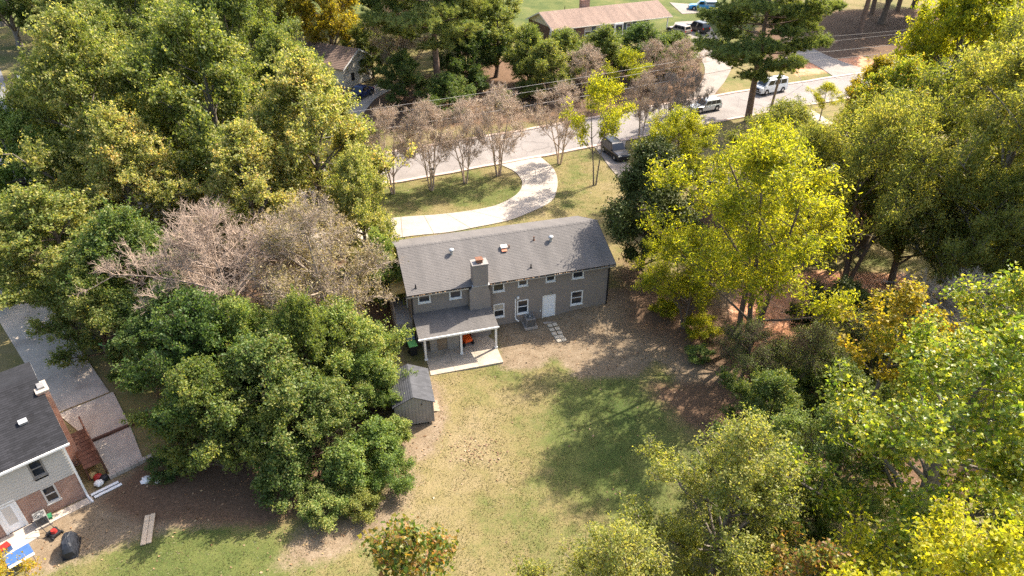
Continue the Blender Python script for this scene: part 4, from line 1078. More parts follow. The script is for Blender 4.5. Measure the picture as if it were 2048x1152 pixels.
# ------------------------------------------------------------------ vehicles
def car(name, x, y, rz, paint, label, cat, L=4.7, W=1.85, H=1.65, style='suv', z=None, group=None):
    """x axis is the driving direction"""
    t = thing(name, (x, y, (H1(x, y) if z is None else z) + .06), rz, label, cat, group)
    hw_ = W / 2; hl = L / 2
    belt = .58 * H; gc = .22
    if style == 'sedan': cab = (-.62 * hl, .34 * hl, -.34 * hl, .06 * hl); hood = .54 * H; deck = .56 * H
    elif style in ('suv', 'wagon'): cab = (-.98 * hl, .38 * hl, -.86 * hl, .12 * hl); hood = .56 * H; deck = belt
    elif style == 'pickup': cab = (-.12 * hl, .44 * hl, -.06 * hl, .20 * hl); hood = .56 * H; deck = .56 * H
    else: cab = (-.98 * hl, .80 * hl, -.95 * hl, .5 * hl); hood = .55 * H; deck = belt
    stations = [(-hl, belt * .72, .86), (-hl * .97, deck - .03, .95), (-hl * .6, deck, 1.0), (cab[1], belt, 1.0), (hl * .75, hood, .98), (hl * .95, hood - .10, .92), (hl, hood - .28, .84)]
    if style in ('suv', 'wagon', 'van'): stations[0] = (-hl, belt, .93); stations[1] = (-hl * .985, belt, .97)
    rings = []
    for sx, zt, k in stations:
        w = hw_ * k
        rings.append([(sx, -w * .95, gc), (sx, -w, gc + .18), (sx, -w, zt * .72 + .05), (sx, -w * .955, zt - .05), (sx, -w * .86, zt), (sx, w * .86, zt), (sx, w * .955, zt - .05), (sx, w, zt * .72 + .05), (sx, w, gc + .18), (sx, w * .95, gc)])
    body = MB().loft(rings).build("body", paint, t, bevel=0)
    # cabin shell
    b0, b1, t0, t1 = cab
    zb, zt = belt - .02, H
    wb, wt = hw_ * .93, hw_ * .76
    B = [(b0, -wb, zb), (b1, -wb, zb), (b1, wb, zb), (b0, wb, zb)]; Mz = zt - .09
    Tm = [(t0 - .03, -wt - .03, Mz), (t1 + .06, -wt - .03, Mz), (t1 + .06, wt + .03, Mz), (t0 - .03, wt + .03, Mz)]
    T = [(t0 + .05, -wt * .9, zt), (t1 - .1, -wt * .9, zt), (t1 - .1, wt * .9, zt), (t0 + .05, wt * .9, zt)]
    MB().loft([B, Tm, T]).build("cabin", paint, t)
    def panel(a, b, c_, d, u0, u1, v0, v1, nm, off):
        a, b, c_, d = map(Vector, (a, b, c_, d)); off = Vector(off)
        def q(u, v): return (a * (1 - u) + b * u) * (1 - v) + (d * (1 - u) + c_ * u) * v + off
        P_ = [q(u0, v0), q(u1, v0), q(u1, v1), q(u0, v1)]
        mm = MB(); mm.v = [tuple(p) for p in P_] + [tuple(p - off * 1.6) for p in P_]; mm.f = [(0, 1, 2, 3), (7, 6, 5, 4), (0, 4, 5, 1), (1, 5, 6, 2), (2, 6, 7, 3), (3, 7, 4, 0)]
        return mm.build(nm, "car_glass", t)
    panel(B[2], B[1], Tm[1], Tm[2], .07, .93, .1, .92, "windscreen", (.012, 0, .008))
    panel(B[0], B[3], Tm[3], Tm[0], .09, .91, .25, .9, "rear_window", (-.012, 0, .006))
    nwin = {'sedan': 2, 'suv': 3, 'wagon': 3, 'pickup': 1, 'van': 3}[style]
    for sgn, (a, b, c_, d) in ((-1, (B[0], B[1], Tm[1], Tm[0])), (1, (B[3], B[2], Tm[2], Tm[3]))):
        for k in range(nwin):
            u0 = .07 + k * .86 / nwin; u1 = u0 + .86 / nwin - .03
            panel(a, b, c_, d, u0, u1, .16, .9, "side_window", (0, sgn * .012, .006))
        if style != 'pickup' or True:
            MB().cbox(b1 - .15, sgn * (wb + .1), belt + .06, .1, .2, .14).build("wing_mirror", paint, t)
    for sx in (-1, 1):
        wx = sx * hl * .62
        for sgn in (-1, 1):
            w = MB().tube((wx, sgn * (hw_ - .22), .33), (wx, sgn * (hw_ + .015), .33), .335, .335, 18).build("wheel", "rubber", t)
            MB().tube((wx, sgn * (hw_ + .005), .33), (wx, sgn * (hw_ + .025), .33), .2, .18, 12).build("rim", "rim_alloy", w)
            MB().tube((wx, sgn * (hw_ - .3), .38), (wx, sgn * (hw_ + .006), .38), .41, .41, 18).build("wheel_arch", "black_metal", t)
    for sgn in (-1, 1):
        MB().cbox(hl * .955, sgn * hw_ * .66, hood - .2, .12, .34, .14, sgn * -.18).build("headlight", "light_lens", t)
        MB().cbox(-hl * .985, sgn * hw_ * .8, belt - .16, .08, .24, .26).build("taillight", "tail_lens", t)
    MB().box(hl * .93, hl * 1.01, -hw_ * .8, hw_ * .8, .3, .48).build("front_bumper", "black_metal" if style != 'sedan' else paint, t, bevel=.03)
    MB().box(-hl * 1.015, -hl * .95, -hw_ * .82, hw_ * .82, .34, .52).build("rear_bumper", "black_metal" if style != 'sedan' else paint, t, bevel=.03)
    MB().box(hl * .985, hl * 1.004, -hw_ * .42, hw_ * .42, .52, hood - .26).build("grille", "black_metal", t)
    if style == 'suv':
        for sgn in (-1, 1): MB().path([(t0 + .1, sgn * wt * .85, zt + .0), (t0 + .2, sgn * wt * .85, zt + .06), (t1 - .3, sgn * wt * .85, zt + .06), (t1 - .15, sgn * wt * .85, zt)], .02, 6).build("roof_rail", "black_metal", t)
    return t, (hl, hw_, belt, deck, H)
car("parked_suv", 12.25, 76.6, R(-70), "paint_black", "dark sport utility vehicle parked on the concrete apron facing the grey house", "car", 4.5, 1.8, 1.7, 'suv')
car("parked_sedan", 26.2, 91.3, R(206), "paint_silver", "silver hatchback parked along the street beyond the crape myrtles", "car", 4.6, 1.8, 1.55, 'wagon')
t, _ = car("parked_van", 37.4, 98.7, R(206), "paint_white", "white work van parked at the kerb behind the utility pole", "van", 4.9, 1.95, 2.0, 'van')
for k in (0, 1, 2): MB().box(-1.8 + k * 1.4, -1.74 + k * 1.4, -.7, .7, 2.0, 2.08).build("roof_rack_bar", "galvanised", t)
car("carport_wagon", 29.6, 126.6, R(125), "paint_tan", "tan estate car parked outside the carport of the ranch house", "car", 4.6, 1.8, 1.6, 'wagon')
car("black_suv", 33.3, 128.4, R(118), "paint_black", "black sport utility vehicle with red tail lamps parked beside the tan estate car", "car", 4.8, 1.9, 1.75, 'suv')
t, (hl, hh, belt, deck, hz) = car("blue_pickup", 37.6, 143.2, R(172), "paint_blue", "bright blue pickup truck with a grey bed cover beyond the ranch house", "pickup truck", 5.4, 1.85, 1.72, 'pickup')
MB().loft([[(-hl * .97, -hh * .92, deck), (-.14 * hl, -hh * .92, deck), (-.14 * hl, hh * .92, deck), (-hl * .97, hh * .92, deck)], [(-hl * .93, -hh * .78, hz - .04), (-.16 * hl, -hh * .78, hz - .04), (-.16 * hl, hh * .78, hz - .04), (-hl * .93, hh * .78, hz - .04)]]).build("bed_cover", "paint_silver", t)
for s in (-1, 1):
    MB().cbox(-.55 * hl, s * hh * .862, (deck + hz) / 2 - .02, 1.7, .02, .3, 0, s * .42).build("cover_window", "car_glass", t)
car("blue_car", -21.0, 93.9, R(245), "paint_navy", "dark blue saloon car parked beside the cream gabled house", "car", 4.5, 1.78, 1.48, 'sedan')

# ------------------------------------------------------------------ utility pole, wires, signs, mailboxes
up = thing("utility_pole", (34.9, 90.6, H1(34.9, 90.6)), 0, "leaning brown wooden utility pole beside the street pine", "utility pole")
PT = Vector((1.0, .6, 10.2))
MB().path([(0, 0, -.5), tuple(PT * .5), tuple(PT)], [.17, .15, .12], 10).build("pole", "pole_wood", up)
MB().cbox(PT.x * .94, PT.y * .94, 9.6, .12, 2.2, .12, R(25)).build("crossarm", "pole_wood", up)
MB().cbox(PT.x * .7, PT.y * .7 - .3, 7.2, .2, .25, .4).build("service_box", "grey_metal", up)
MB().tube((.62, .15, 6.2), (.62, .15, 7.0), .22, .22, 12).build("transformer", "galvanised", up)
base = Vector((34.9, 90.6, H1(34.9, 90.6)))
A_l = Vector((-52, 49.5, 11)); A_r = Vector((104, 117, 13.5))
wl = ["thick lower overhead cable strung from the utility pole along the street towards the tall maples", "thin middle overhead wire strung from the utility pole along the street towards the tall maples", "thin top overhead wire strung from the utility pole along the street towards the tall maples"]
wr = ["lowest overhead cable from the utility pole crossing the shaded leaf-strewn bank", "second overhead cable from the utility pole crossing the shaded leaf-strewn bank", "third overhead wire from the utility pole crossing the shaded leaf-strewn bank", "top overhead wire from the utility pole crossing the shaded leaf-strewn bank"]
def wire(a, b, sag, r_, label):
    pts = []
    for i in range(25):
        u = i / 24; p = a.lerp(b, u); p.z -= sag * 4 * u * (1 - u); pts.append(tuple(p))
    tag(MB().path(pts, r_, 5).build("overhead_wire", "wire_metal"), label, "wire", "wires on the utility pole")
for i, (zz, dy) in enumerate(((7.2, 0), (8.6, .4), (9.7, -1.0))):
    wire(base + Vector((.7, dy + .4, zz)), A_l + Vector((0, dy, zz - 10)), .9, (.022, .013, .013)[i], wl[i])
for i, (zz, dy) in enumerate(((6.6, 0), (7.6, .2), (8.7, .9), (9.8, -.6))):
    wire(base + Vector((.7, dy + .4, zz)), A_r + Vector((0, dy * 3, zz - 10.5)), .9, (.02, .022, .014, .014)[i], wr[i])
tag(MB().path([tuple(base + PT * .8), (43.5, 102.0, H1(43.5, 102.0))], .03, 5).build("guy_wire", "wire_metal"), "pale guy wire running down from the pole across the street", "wire")
mb = thing("mailbox", (36.0, 90.6, H1(36, 90.6)), R(24), "small red mailbox on a post beside the utility pole", "mailbox")
MB().box(-.05, .05, -.05, .05, -.2, 1.05).build("post", "red_paint", mb)
MB().loft([[(-.28, .14 * math.cos(a), 1.14 + (.16 * math.sin(a) if math.sin(a) > 0 else .08 * math.sin(a))) for a in [k * math.pi / 6 for k in range(12)]], [(.28, .14 * math.cos(a), 1.14 + (.16 * math.sin(a) if math.sin(a) > 0 else .08 * math.sin(a))) for a in [k * math.pi / 6 for k in range(12)]]]).build("box", "red_paint", mb)
mb = thing("mailbox", (-8.8, 70.1, H1(-8.8, 70.1)), R(24), "small black mailbox beside the street kerb under the myrtles", "mailbox")
MB().box(-.05, .05, -.05, .05, -.2, 1.0).build("post", "wood_weathered", mb); MB().loft([[(x, .14 * math.cos(a), 1.1 + .14 * math.sin(a)) for a in [k * math.pi / 5 for k in range(10)]] for x in (-.26, .26)]).build("box", "black_metal", mb)
sg = thing("yard_sign", (-66.5, 93.0, H1(-66.5, 93.0)), R(-20), "white rectangular yard sign on a post beside the side street", "sign")
MB().box(-.55, .55, -.02, .02, .9, 2.5).build("board", "sign_white", sg); MB().box(-.04, .04, .025, .09, -.2, 2.4).build("post", "white_trim", sg)
for i in range(4): MB().box(-.35, .25 - .1 * (i % 2), -.028, -.021, 2.2 - i * .33, 2.28 - i * .33).build("lettering", "grey_metal", sg)

# ------------------------------------------------------------------ trees
def norm(a): return a / (np.linalg.norm(a, axis=-1, keepdims=True) + 1e-9)
def rdir(g, n): return norm(g.normal(size=(n, 3)))
class Wood:
    """tapered limbs collected as plain triangles"""
    def __init__(s): s.v = []; s.t = []; s.n = 0
    def limb(s, pts, rads, k=5):
        pts = np.asarray(pts, float); n = len(pts)
        d = np.gradient(pts, axis=0); d = norm(d)
        a = np.cross(d, np.array([.31, .17, .93])); a = norm(a); b = np.cross(d, a)
        th = np.arange(k) * 2 * math.pi / k
        r = np.asarray(rads, float)[:, None, None]
        v = pts[:, None, :] + r * (a[:, None, :] * np.cos(th)[None, :, None] + b[:, None, :] * np.sin(th)[None, :, None])
        s.v.append(v.reshape(-1, 3))
        i = np.arange(n - 1)[:, None] * k + np.arange(k)[None, :]; j = np.arange(n - 1)[:, None] * k + (np.arange(k)[None, :] + 1) % k
        t = np.concatenate([np.stack([i, j, j + k], -1).reshape(-1, 3), np.stack([i, j + k, i + k], -1).reshape(-1, 3)]) + s.n
        s.t.append(t); s.n += n * k
    def twigs(s, p0, p1, r0, r1):
        """many straight three-sided twigs at once"""
        n = len(p0)
        if n == 0: return
        d = norm(p1 - p0); a = norm(np.cross(d, np.array([.31, .17, .93]))); b = np.cross(d, a)
        th = np.arange(3) * 2 * math.pi / 3; c = np.cos(th)[None, :, None]; q = np.sin(th)[None, :, None]
        ring = a[:, None] * c + b[:, None] * q
        r0 = np.broadcast_to(np.asarray(r0, float), (n,))[:, None, None]; r1 = np.broadcast_to(np.asarray(r1, float), (n,))[:, None, None]
        v = np.concatenate([p0[:, None] + ring * r0, p1[:, None] + ring * r1], 1).reshape(-1, 3)
        o = (np.arange(n) * 6)[:, None]
        base = np.array([[0, 1, 4], [0, 4, 3], [1, 2, 5], [1, 5, 4], [2, 0, 3], [2, 3, 5]]).ravel()[None]
        s.v.append(v); s.t.append((o + base).reshape(-1, 3) + s.n); s.n += n * 6
    def mesh(s, name): return npmesh(name, np.concatenate(s.v), np.concatenate(s.t))
def curve(p0, p1, g, bend=.15, n=5, lift=.1):
    p0 = np.asarray(p0, float); p1 = np.asarray(p1, float); L = np.linalg.norm(p1 - p0)
    t = np.linspace(0, 1, n)[:, None]
    off = g.normal(size=3) * bend * L * .5 + np.array([0, 0, lift * L])
    return p0 + (p1 - p0) * t + off * (4 * t * (1 - t)) * .5

def leaf_mesh(name, c, out, size, g, aspect=.6, up=.5, rnd=.8, shape='diamond', droop=.3, fold=.12):
    n = len(c)
    nr = norm(out * .55 + np.array([0, 0, up]) + g.normal(size=(n, 3)) * rnd)
    t = norm(np.cross(nr, g.normal(size=(n, 3)))); t = norm(t + np.array([0, 0, -droop]) * 1.0 + out * .25)
    t = norm(t - nr * (t * nr).sum(1, keepdims=True)); b = np.cross(nr, t)
    L = size * g.uniform(.65, 1.3, (n, 1))
    if shape == 'diamond':
        W = L * aspect * g.uniform(.8, 1.2, (n, 1))
        v = np.stack([c - t * L * .5, c + b * W * .5 + nr * L * fold - t * L * .08, c + t * L * .5 - nr * L * .1, c - b * W * .5 + nr * L * fold - t * L * .08], 1).reshape(-1, 3)
        f = (np.arange(n) * 4)[:, None] + np.array([[0, 1, 2, 0, 2, 3]])
        return npmesh(name, v, f.reshape(-1, 3))
    # lobed leaf: five points with notches
    ang = np.radians([-90, -48, -30, 8, 28, 70, 90, 110, 152, 172, 210, 228]); rad = np.array([.12, .36, .30, .56, .34, .40, .60, .40, .34, .56, .30, .36])
    ring = c[:, None] + L[:, None] * (t[:, None] * (np.sin(ang) * rad)[None, :, None] + b[:, None] * (np.cos(ang) * rad)[None, :, None]) + nr[:, None] * (L[:, None] * (g.uniform(-.08, .12, (n, 12, 1))))
    v = np.concatenate([c[:, None], ring], 1).reshape(-1, 3)
    k = np.arange(12); fan = np.stack([np.zeros(12, int), 1 + k, 1 + (k + 1) % 12], -1).ravel()
    f = (np.arange(n) * 13)[:, None] + fan[None]
    return npmesh(name, v, f.reshape(-1, 3))

def skeleton(g, w, H, R_, base, limbs, sec, ter, stems=1, trunk=.03, rise=.75, sec_len=.30, ter_len=.13, irr=.3, top=.12, droop=0.0, low=.5, lean=.0, wide=.55, minr=.008):
    """trunk, ascending limbs, side branches and spray-bearing shoots; returns shoot bases, shoot tips, their directions"""
    cz0 = H * base
    stem = []
    for s_ in range(stems):
        a = 6.28 * s_ / stems + g.uniform(-.5, .5)
        off = (0.0 if stems == 1 else R_ * .26) * np.array([math.cos(a), math.sin(a), 0])
        p1 = off * .6 + np.array([g.normal() * R_ * .03, g.normal() * R_ * .03, cz0])
        p2 = off * 1.5 + np.array([lean * R_ + g.normal() * R_ * .06, g.normal() * R_ * .06, H * (1 - top)])
        c = np.concatenate([curve(off * .12 + np.array([0, 0, -.3]), p1, g, .07, 4, 0), curve(p1, p2, g, .10, 8, 0)[1:]])
        r0 = H * trunk / math.sqrt(stems) * g.uniform(.9, 1.1)
        r = np.linspace(r0, r0 * .16, len(c)); r[0] *= 1.3
        w.limb(c, r, 8); stem.append((c, r))
    ph = g.uniform(0, 6.28, 6)
    B0, B1, D = [], [], []
    az = g.uniform(0, 6.28)
    for l in range(limbs):
        u = (l + g.uniform(.1, .9)) / limbs
        az += 2.39996 + g.normal() * .25
        # crown outline, uneven with azimuth and height
        t = low * .0 + u
        env = math.sin(math.pi * min(1, (wide * .5 + .5 * (1 - wide) + (1 - wide * .5 - .5 * (1 - wide)) * t))) ** .75 if t > .5 else (.72 + .28 * (t / .5))
        env *= 1 + irr * (.6 * math.sin(2 * az + ph[0] + 3 * t) + .5 * math.sin(3 * az + ph[1] - 5 * t)) + irr * .5 * g.normal()
        re = max(.08, env) * R_ * .86
        ze = cz0 + (H - cz0) * (.16 + .80 * t ** .85) + g.normal() * H * .02
        c, r = stem[int(g.integers(stems))]
        e = np.array([re * math.cos(az) + lean * R_ * t, re * math.sin(az), ze])
        zs = np.clip(ze - re * rise * g.uniform(.75, 1.25), cz0 * .8, H * .84)
        k = int(np.argmin(abs(c[:, 2] - zs)))
        cu = curve(c[k], e, g, .16, 9, g.uniform(-.02, .16) - droop * .3)
        rb = min(r[k] * .55, .05 + .018 * np.linalg.norm(e - c[k]))
        w.limb(cu, np.linspace(rb, rb * .22, 9), 5)
        L = np.linalg.norm(e - c[k])
        n = max(4, int(sec * (.45 + .55 * L / R_)))
        q = g.uniform(.26, 1.0, n) ** .75; q[0] = 1.0
        x = q * 8; i0 = np.minimum(x.astype(int), 7); fr = (x - i0)[:, None]
        p = cu[i0] * (1 - fr) + cu[i0 + 1] * fr; tan = norm(cu[i0 + 1] - cu[i0])
        d = norm(tan * .75 + rdir(g, n) * .85 + np.array([0, 0, .38 - droop * .7]))
        sl = R_ * sec_len * g.uniform(.55, 1.25, (n, 1)) * (1.15 - .55 * q[:, None])
        m_ = p + d * sl * .5 + g.normal(size=(n, 3)) * sl * .08; e2 = m_ + norm(d + np.array([0, 0, .25 - droop])) * sl * .5
        w.twigs(p, m_, rb * .32, rb * .22); w.twigs(m_, e2, rb * .22, minr * 1.4)
        ii = np.repeat(np.arange(n), ter); qq = g.uniform(.15, 1.0, (len(ii), 1)); qq[::ter] = 1.0
        b0 = np.where(qq < .5, p[ii] + (m_ - p)[ii] * qq * 2, m_[ii] + (e2 - m_)[ii] * (qq * 2 - 1))
        dd = norm(d[ii] * .7 + rdir(g, len(ii)) * .8 + np.array([0, 0, .35 - droop]))
        b1 = b0 + dd * R_ * ter_len * g.uniform(.5, 1.3, (len(ii), 1))
        w.twigs(b0, b1, minr * 1.5, minr)
        B0.append(b0); B1.append(b1); D.append(dd)
    return np.concatenate(B0), np.concatenate(B1), np.concatenate(D), np.array([0, 0, cz0 + (H - cz0) * .45])

def broadleaf(seed, H, R_, base, limbs, sec, ter, per, leaf, aspect=.6, spread=.26, up=.5, shape='diamond', hole=0.0, rnd=.8, weep=0.0, **kw):
    """leaves gathered in sprays along every shoot"""
    g = np.random.default_rng(seed); w = Wood()
    b0, b1, d, cc = skeleton(g, w, H, R_, base, limbs, sec, ter, **kw)
    n = len(b0)
    m_ = np.maximum(1, (per * g.uniform(.45, 1.6, n) * (g.random(n) > hole)).astype(int))
    idx = np.repeat(np.arange(n), m_)
    al = g.uniform(-.1, 1.25, (len(idx), 1))
    spr = spread * g.uniform(.7, 1.35, (n, 1))[idx]
    lp = b0[idx] + (b1 - b0)[idx] * al + g.normal(size=(len(idx), 3)) * spr * np.array([1, 1, .7])
    if weep: lp[:, 2] -= np.abs(g.normal(size=len(idx))) * weep
    return w.mesh("limbs"), leaf_mesh("leaves", lp, norm(d[idx] * .7 + norm(lp - cc) * .6), leaf, g, aspect, up, rnd, shape)

def bare(seed, H, R_, base, limbs, sec, ter, sub=8, twig=.012, leaves=0, leaf=.14, lspread=.2, sublen=.10, **kw):
    """a nearly leafless tree: limbs, branches and fine twigs, with a few dry leaves"""
    g = np.random.default_rng(seed); w = Wood()
    mr = kw.get('minr', .008)
    b0, b1, d, cc = skeleton(g, w, H, R_, base, limbs, sec, ter, **kw)
    idx = np.repeat(np.arange(len(b0)), sub); u = g.uniform(.1, 1, (len(idx), 1))
    s0 = b0[idx] + (b1 - b0)[idx] * u; sd = norm(d[idx] * .8 + rdir(g, len(idx)) * .8 + np.array([0, 0, .25]))
    s1 = s0 + sd * R_ * sublen * g.uniform(.4, 1.3, (len(idx), 1)); w.twigs(s0, s1, twig, mr * .6)
    i2 = np.repeat(np.arange(len(idx)), 2); q0 = s0[i2] + (s1 - s0)[i2] * g.uniform(.3, .95, (len(i2), 1))
    q1 = q0 + norm(sd[i2] + rdir(g, len(i2)) * .8) * R_ * sublen * .55 * g.uniform(.5, 1.2, (len(i2), 1)); w.twigs(q0, q1, mr * .8, mr * .5)
    lm = None
    if leaves:
        # dry leaves hang on in patches
        keep = np.sin(s1[:, 0] * .9 + seed) + np.sin(s1[:, 1] * 1.1) + np.sin(s1[:, 2] * 1.3) + g.normal(size=len(s1)) * .8
        j = g.choice(np.argsort(-keep)[:int(len(s1) * .7)], leaves); lp = s1[j] + g.normal(size=(leaves, 3)) * lspread
        lm = leaf_mesh("leaves", lp, sd[j], leaf, g, .6, .3)
    return w.mesh("limbs"), lm

def pine(seed, H, R_, base=.35, whorls=15, trunk=.018, needles=26, nlen=.42):
    g = np.random.default_rng(seed); w = Wood()
    p2 = np.array([g.normal() * .5, g.normal() * .5, H]); c = curve((0, 0, -.3), p2, g, .02, 9, 0); c[0, :2] = 0
    w.limb(c, np.linspace(H * trunk, .05, 9), 9)
    tips, tdir = [], []
    for k in range(whorls):
        z = H * (base + (1 - base) * (k / (whorls - 1)) ** .9)
        f = (z / H - base) / (1 - base)
        blen = R_ * (0.55 + .6 * math.sin(math.pi * min(1, .25 + f * .75))) * (1 - .55 * f ** 2)
        nb = g.integers(3, 6)
        a0 = g.uniform(0, 6.28)
        for j in range(nb):
            a = a0 + j * 6.28 / nb + g.normal() * .25; L = blen * g.uniform(.65, 1.15)
            s0 = np.array([np.interp(z, c[:, 2], c[:, 0]), np.interp(z, c[:, 2], c[:, 1]), min(z, H - .1)]); d = np.array([math.cos(a), math.sin(a), g.uniform(-.12, .45)])
            e = s0 + d * L
            cu = curve(s0, e, g, .15, 6, -.06 if f < .5 else .05); w.limb(cu, np.linspace(.05 + .02 * L * (1 - f * .5) * .5, .018, 6), 5)
            n = int(13 + 9 * L)
            u = g.uniform(.3, 1.05, n) ** .7; side = np.array([-d[1], d[0], 0])
            bp_ = cu[0] + (e - cu[0]) * u[:, None] + np.array([0, 0, 1]) * (cu[3] - (cu[0] + e) / 2)[2] * (4 * u * (1 - u))[:, None]
            off = side[None] * (g.normal(size=(n, 1)) * L * .24 * (1.15 - .5 * u[:, None])) + np.array([0, 0, 1]) * np.abs(g.normal(size=(n, 1))) * .35 + d[None] * g.uniform(.1, .6, (n, 1))
            tp = bp_ + off; w.twigs(bp_, tp, .02, .01); tips.append(tp); tdir.append(norm(norm(off) * .8 + np.array([0, 0, .5])))
    tp = np.concatenate(tips); td = np.concatenate(tdir); n = len(tp)
    ch = 4
    tp = (tp[:, None] + g.normal(size=(n, ch, 3)) * .2).reshape(-1, 3); td = np.repeat(td, ch, 0)
    idx = np.repeat(np.arange(len(tp)), needles)
    d = norm(td[idx] + rdir(g, len(idx)) * .95); o = tp[idx] + g.normal(size=(len(idx), 3)) * .05
    L = nlen * g.uniform(.7, 1.2, (len(idx), 1)); s_ = norm(np.cross(d, rdir(g, len(idx)))) * .03
    # every needle bundle of a shoot shares a vertex chain so the shoot takes one colour
    v = np.stack([o - s_, o + s_, o + d * L], 1).reshape(-1, 3); f = np.arange(len(idx) * 3).reshape(-1, 3)
    return w.mesh("limbs"), npmesh("leaves", v, f)

KIND = {
 'maple_a': lambda: broadleaf(11, 17, 7.5, .18, 34, 18, 4, 34, .25, .7, .19, up=.3, rnd=1.0, irr=.42, sec_len=.34, ter_len=.15),
 'maple_b': lambda: broadleaf(12, 17, 7.0, .16, 34, 18, 4, 33, .245, .7, .185, up=.3, rnd=1.0, irr=.42, sec_len=.34, ter_len=.15),
 'maple_c': lambda: broadleaf(13, 15, 6.0, .16, 30, 17, 4, 32, .23, .7, .17, up=.3, rnd=1.0, irr=.42, sec_len=.34, ter_len=.15),
 'oak_a':   lambda: broadleaf(21, 17, 7.5, .30, 24, 17, 4, 24, .30, .34, .25, up=.25, stems=3, hole=.2, weep=.25, trunk=.026, irr=.4, rise=.9, sec_len=.34),
 'oak_lean': lambda: broadleaf(23, 19, 7.6, .30, 26, 18, 4, 26, .28, .34, .19, up=.25, stems=3, hole=.22, weep=.25, trunk=.024, irr=.5, rise=.9, sec_len=.32, lean=.42),
 'oak_b':   lambda: broadleaf(22, 19, 8.0, .22, 30, 18, 4, 28, .29, .38, .21, up=.35, hole=.1, weep=.12, irr=.35, sec_len=.32),
 'dense_a': lambda: broadleaf(31, 11, 5.0, .05, 34, 17, 4, 28, .19, .72, .155, ter_len=.15, up=.25, rnd=1.1, rise=.6, irr=.6, sec_len=.36),
 'dense_b': lambda: broadleaf(32, 9, 4.6, .03, 34, 17, 4, 26, .18, .72, .15, ter_len=.15, up=.25, rnd=1.1, rise=.55, irr=.6, sec_len=.36),
 'shrub_a': lambda: broadleaf(41, 3.2, 2.0, .02, 22, 10, 3, 20, .15, .7, .14, rise=.5, stems=3, trunk=.02),
 'shrub_b': lambda: broadleaf(42, 2.6, 2.2, .02, 22, 10, 3, 20, .14, .6, .14, rise=.4, stems=3, trunk=.02),
 'sycamore': lambda: broadleaf(51, 18, 6.5, .20, 30, 14, 4, 17, .24, .8, .26, shape='lobed', irr=.35),
 'young_maple': lambda: broadleaf(52, 14, 2.8, .45, 22, 9, 3, 8, .22, .8, .20, shape='lobed', trunk=.012, irr=.35),
 'elm':     lambda: broadleaf(61, 13, 4.8, .10, 32, 17, 4, 24, .17, .55, .15, hole=.1, irr=.45, sec_len=.34),
 'magnolia': lambda: broadleaf(71, 11, 4.2, .02, 46, 17, 4, 19, .25, .42, .20, up=.4, rise=.35, wide=.25),
 'thin':    lambda: broadleaf(81, 9.5, 3.4, .46, 18, 11, 3, 20, .24, .36, .22, hole=.25, stems=2, trunk=.012, irr=.4, rise=1.0),
 'myrtle_a': lambda: bare(91, 8.5, 3.8, .30, 20, 13, 4, 6, .012, 1000, .13, .16, stems=5, trunk=.019, rise=1.3, irr=.3, minr=.008),
 'myrtle_b': lambda: bare(92, 8.5, 3.6, .34, 18, 12, 4, 6, .012, 900, .13, .16, stems=4, trunk=.019, rise=1.4, irr=.3, minr=.008),
 'bare_a':  lambda: bare(97, 12.5, 5.4, .30, 24, 14, 4, 6, .013, 0, trunk=.034, rise=.45, irr=.38, minr=.011, sec_len=.44, wide=.3, top=.25, ter_len=.16),
 'brown_a': lambda: bare(94, 13, 6.0, .22, 24, 15, 4, 6, .012, 15000, .17, .26, trunk=.026, rise=.7, irr=.4, minr=.010, sec_len=.36, ter_len=.14),
 'pine_a':  lambda: pine(103, 24, 6.0, .28, 16),
 'pine_b':  lambda: pine(102, 24, 5.0, .42, 14),
}
CACHE = {}
NOM = {'oak_lean': (19, 7.6), 'maple_a': (17, 7.5), 'maple_b': (17, 7), 'maple_c': (15, 6), 'oak_a': (17, 7.5), 'oak_b': (19, 8), 'dense_a': (11, 5), 'dense_b': (9, 4.6), 'shrub_a': (3.2, 2), 'shrub_b': (2.6, 2.2), 'sycamore': (18, 6.5), 'young_maple': (14, 2.8), 'elm': (13, 4.8), 'magnolia': (11, 4.2), 'thin': (9.5, 3.4), 'myrtle_a': (8.5, 3.8), 'myrtle_b': (8.5, 3.6), 'bare_a': (12.5, 5.4), 'brown_a': (13, 6), 'pine_a': (24, 6), 'pine_b': (24, 5)}
def plant(kind, x, y, Ht, Rt, leaf, bark, label, name="tree", cat="tree", rot=None, group=None, sink=0.05):
    if kind not in CACHE: CACHE[kind] = KIND[kind]()
    wm, lm = CACHE[kind]
    h0, r0 = NOM[kind]
    t = thing(name, (x, y, H1(x, y) - sink), random.uniform(0, 6.28) if rot is None else rot, label, cat, group)
    f = 1.0 if kind.startswith('pine') else .88
    t.scale = (f * Rt / r0, f * Rt / r0, Ht / h0)
    for nm, me, mt in (("trunk", wm, bark), ("crown", lm, "leaf_" + leaf if leaf else None)):
        if me is None: continue
        if not me.materials: me.materials.append(MATS[mt])
        o = bpy.data.objects.new(nm, me); col.objects.link(o); o.parent = t
        o.material_slots[0].link = 'OBJECT'; o.material_slots[0].material = MATS[mt]
    return t
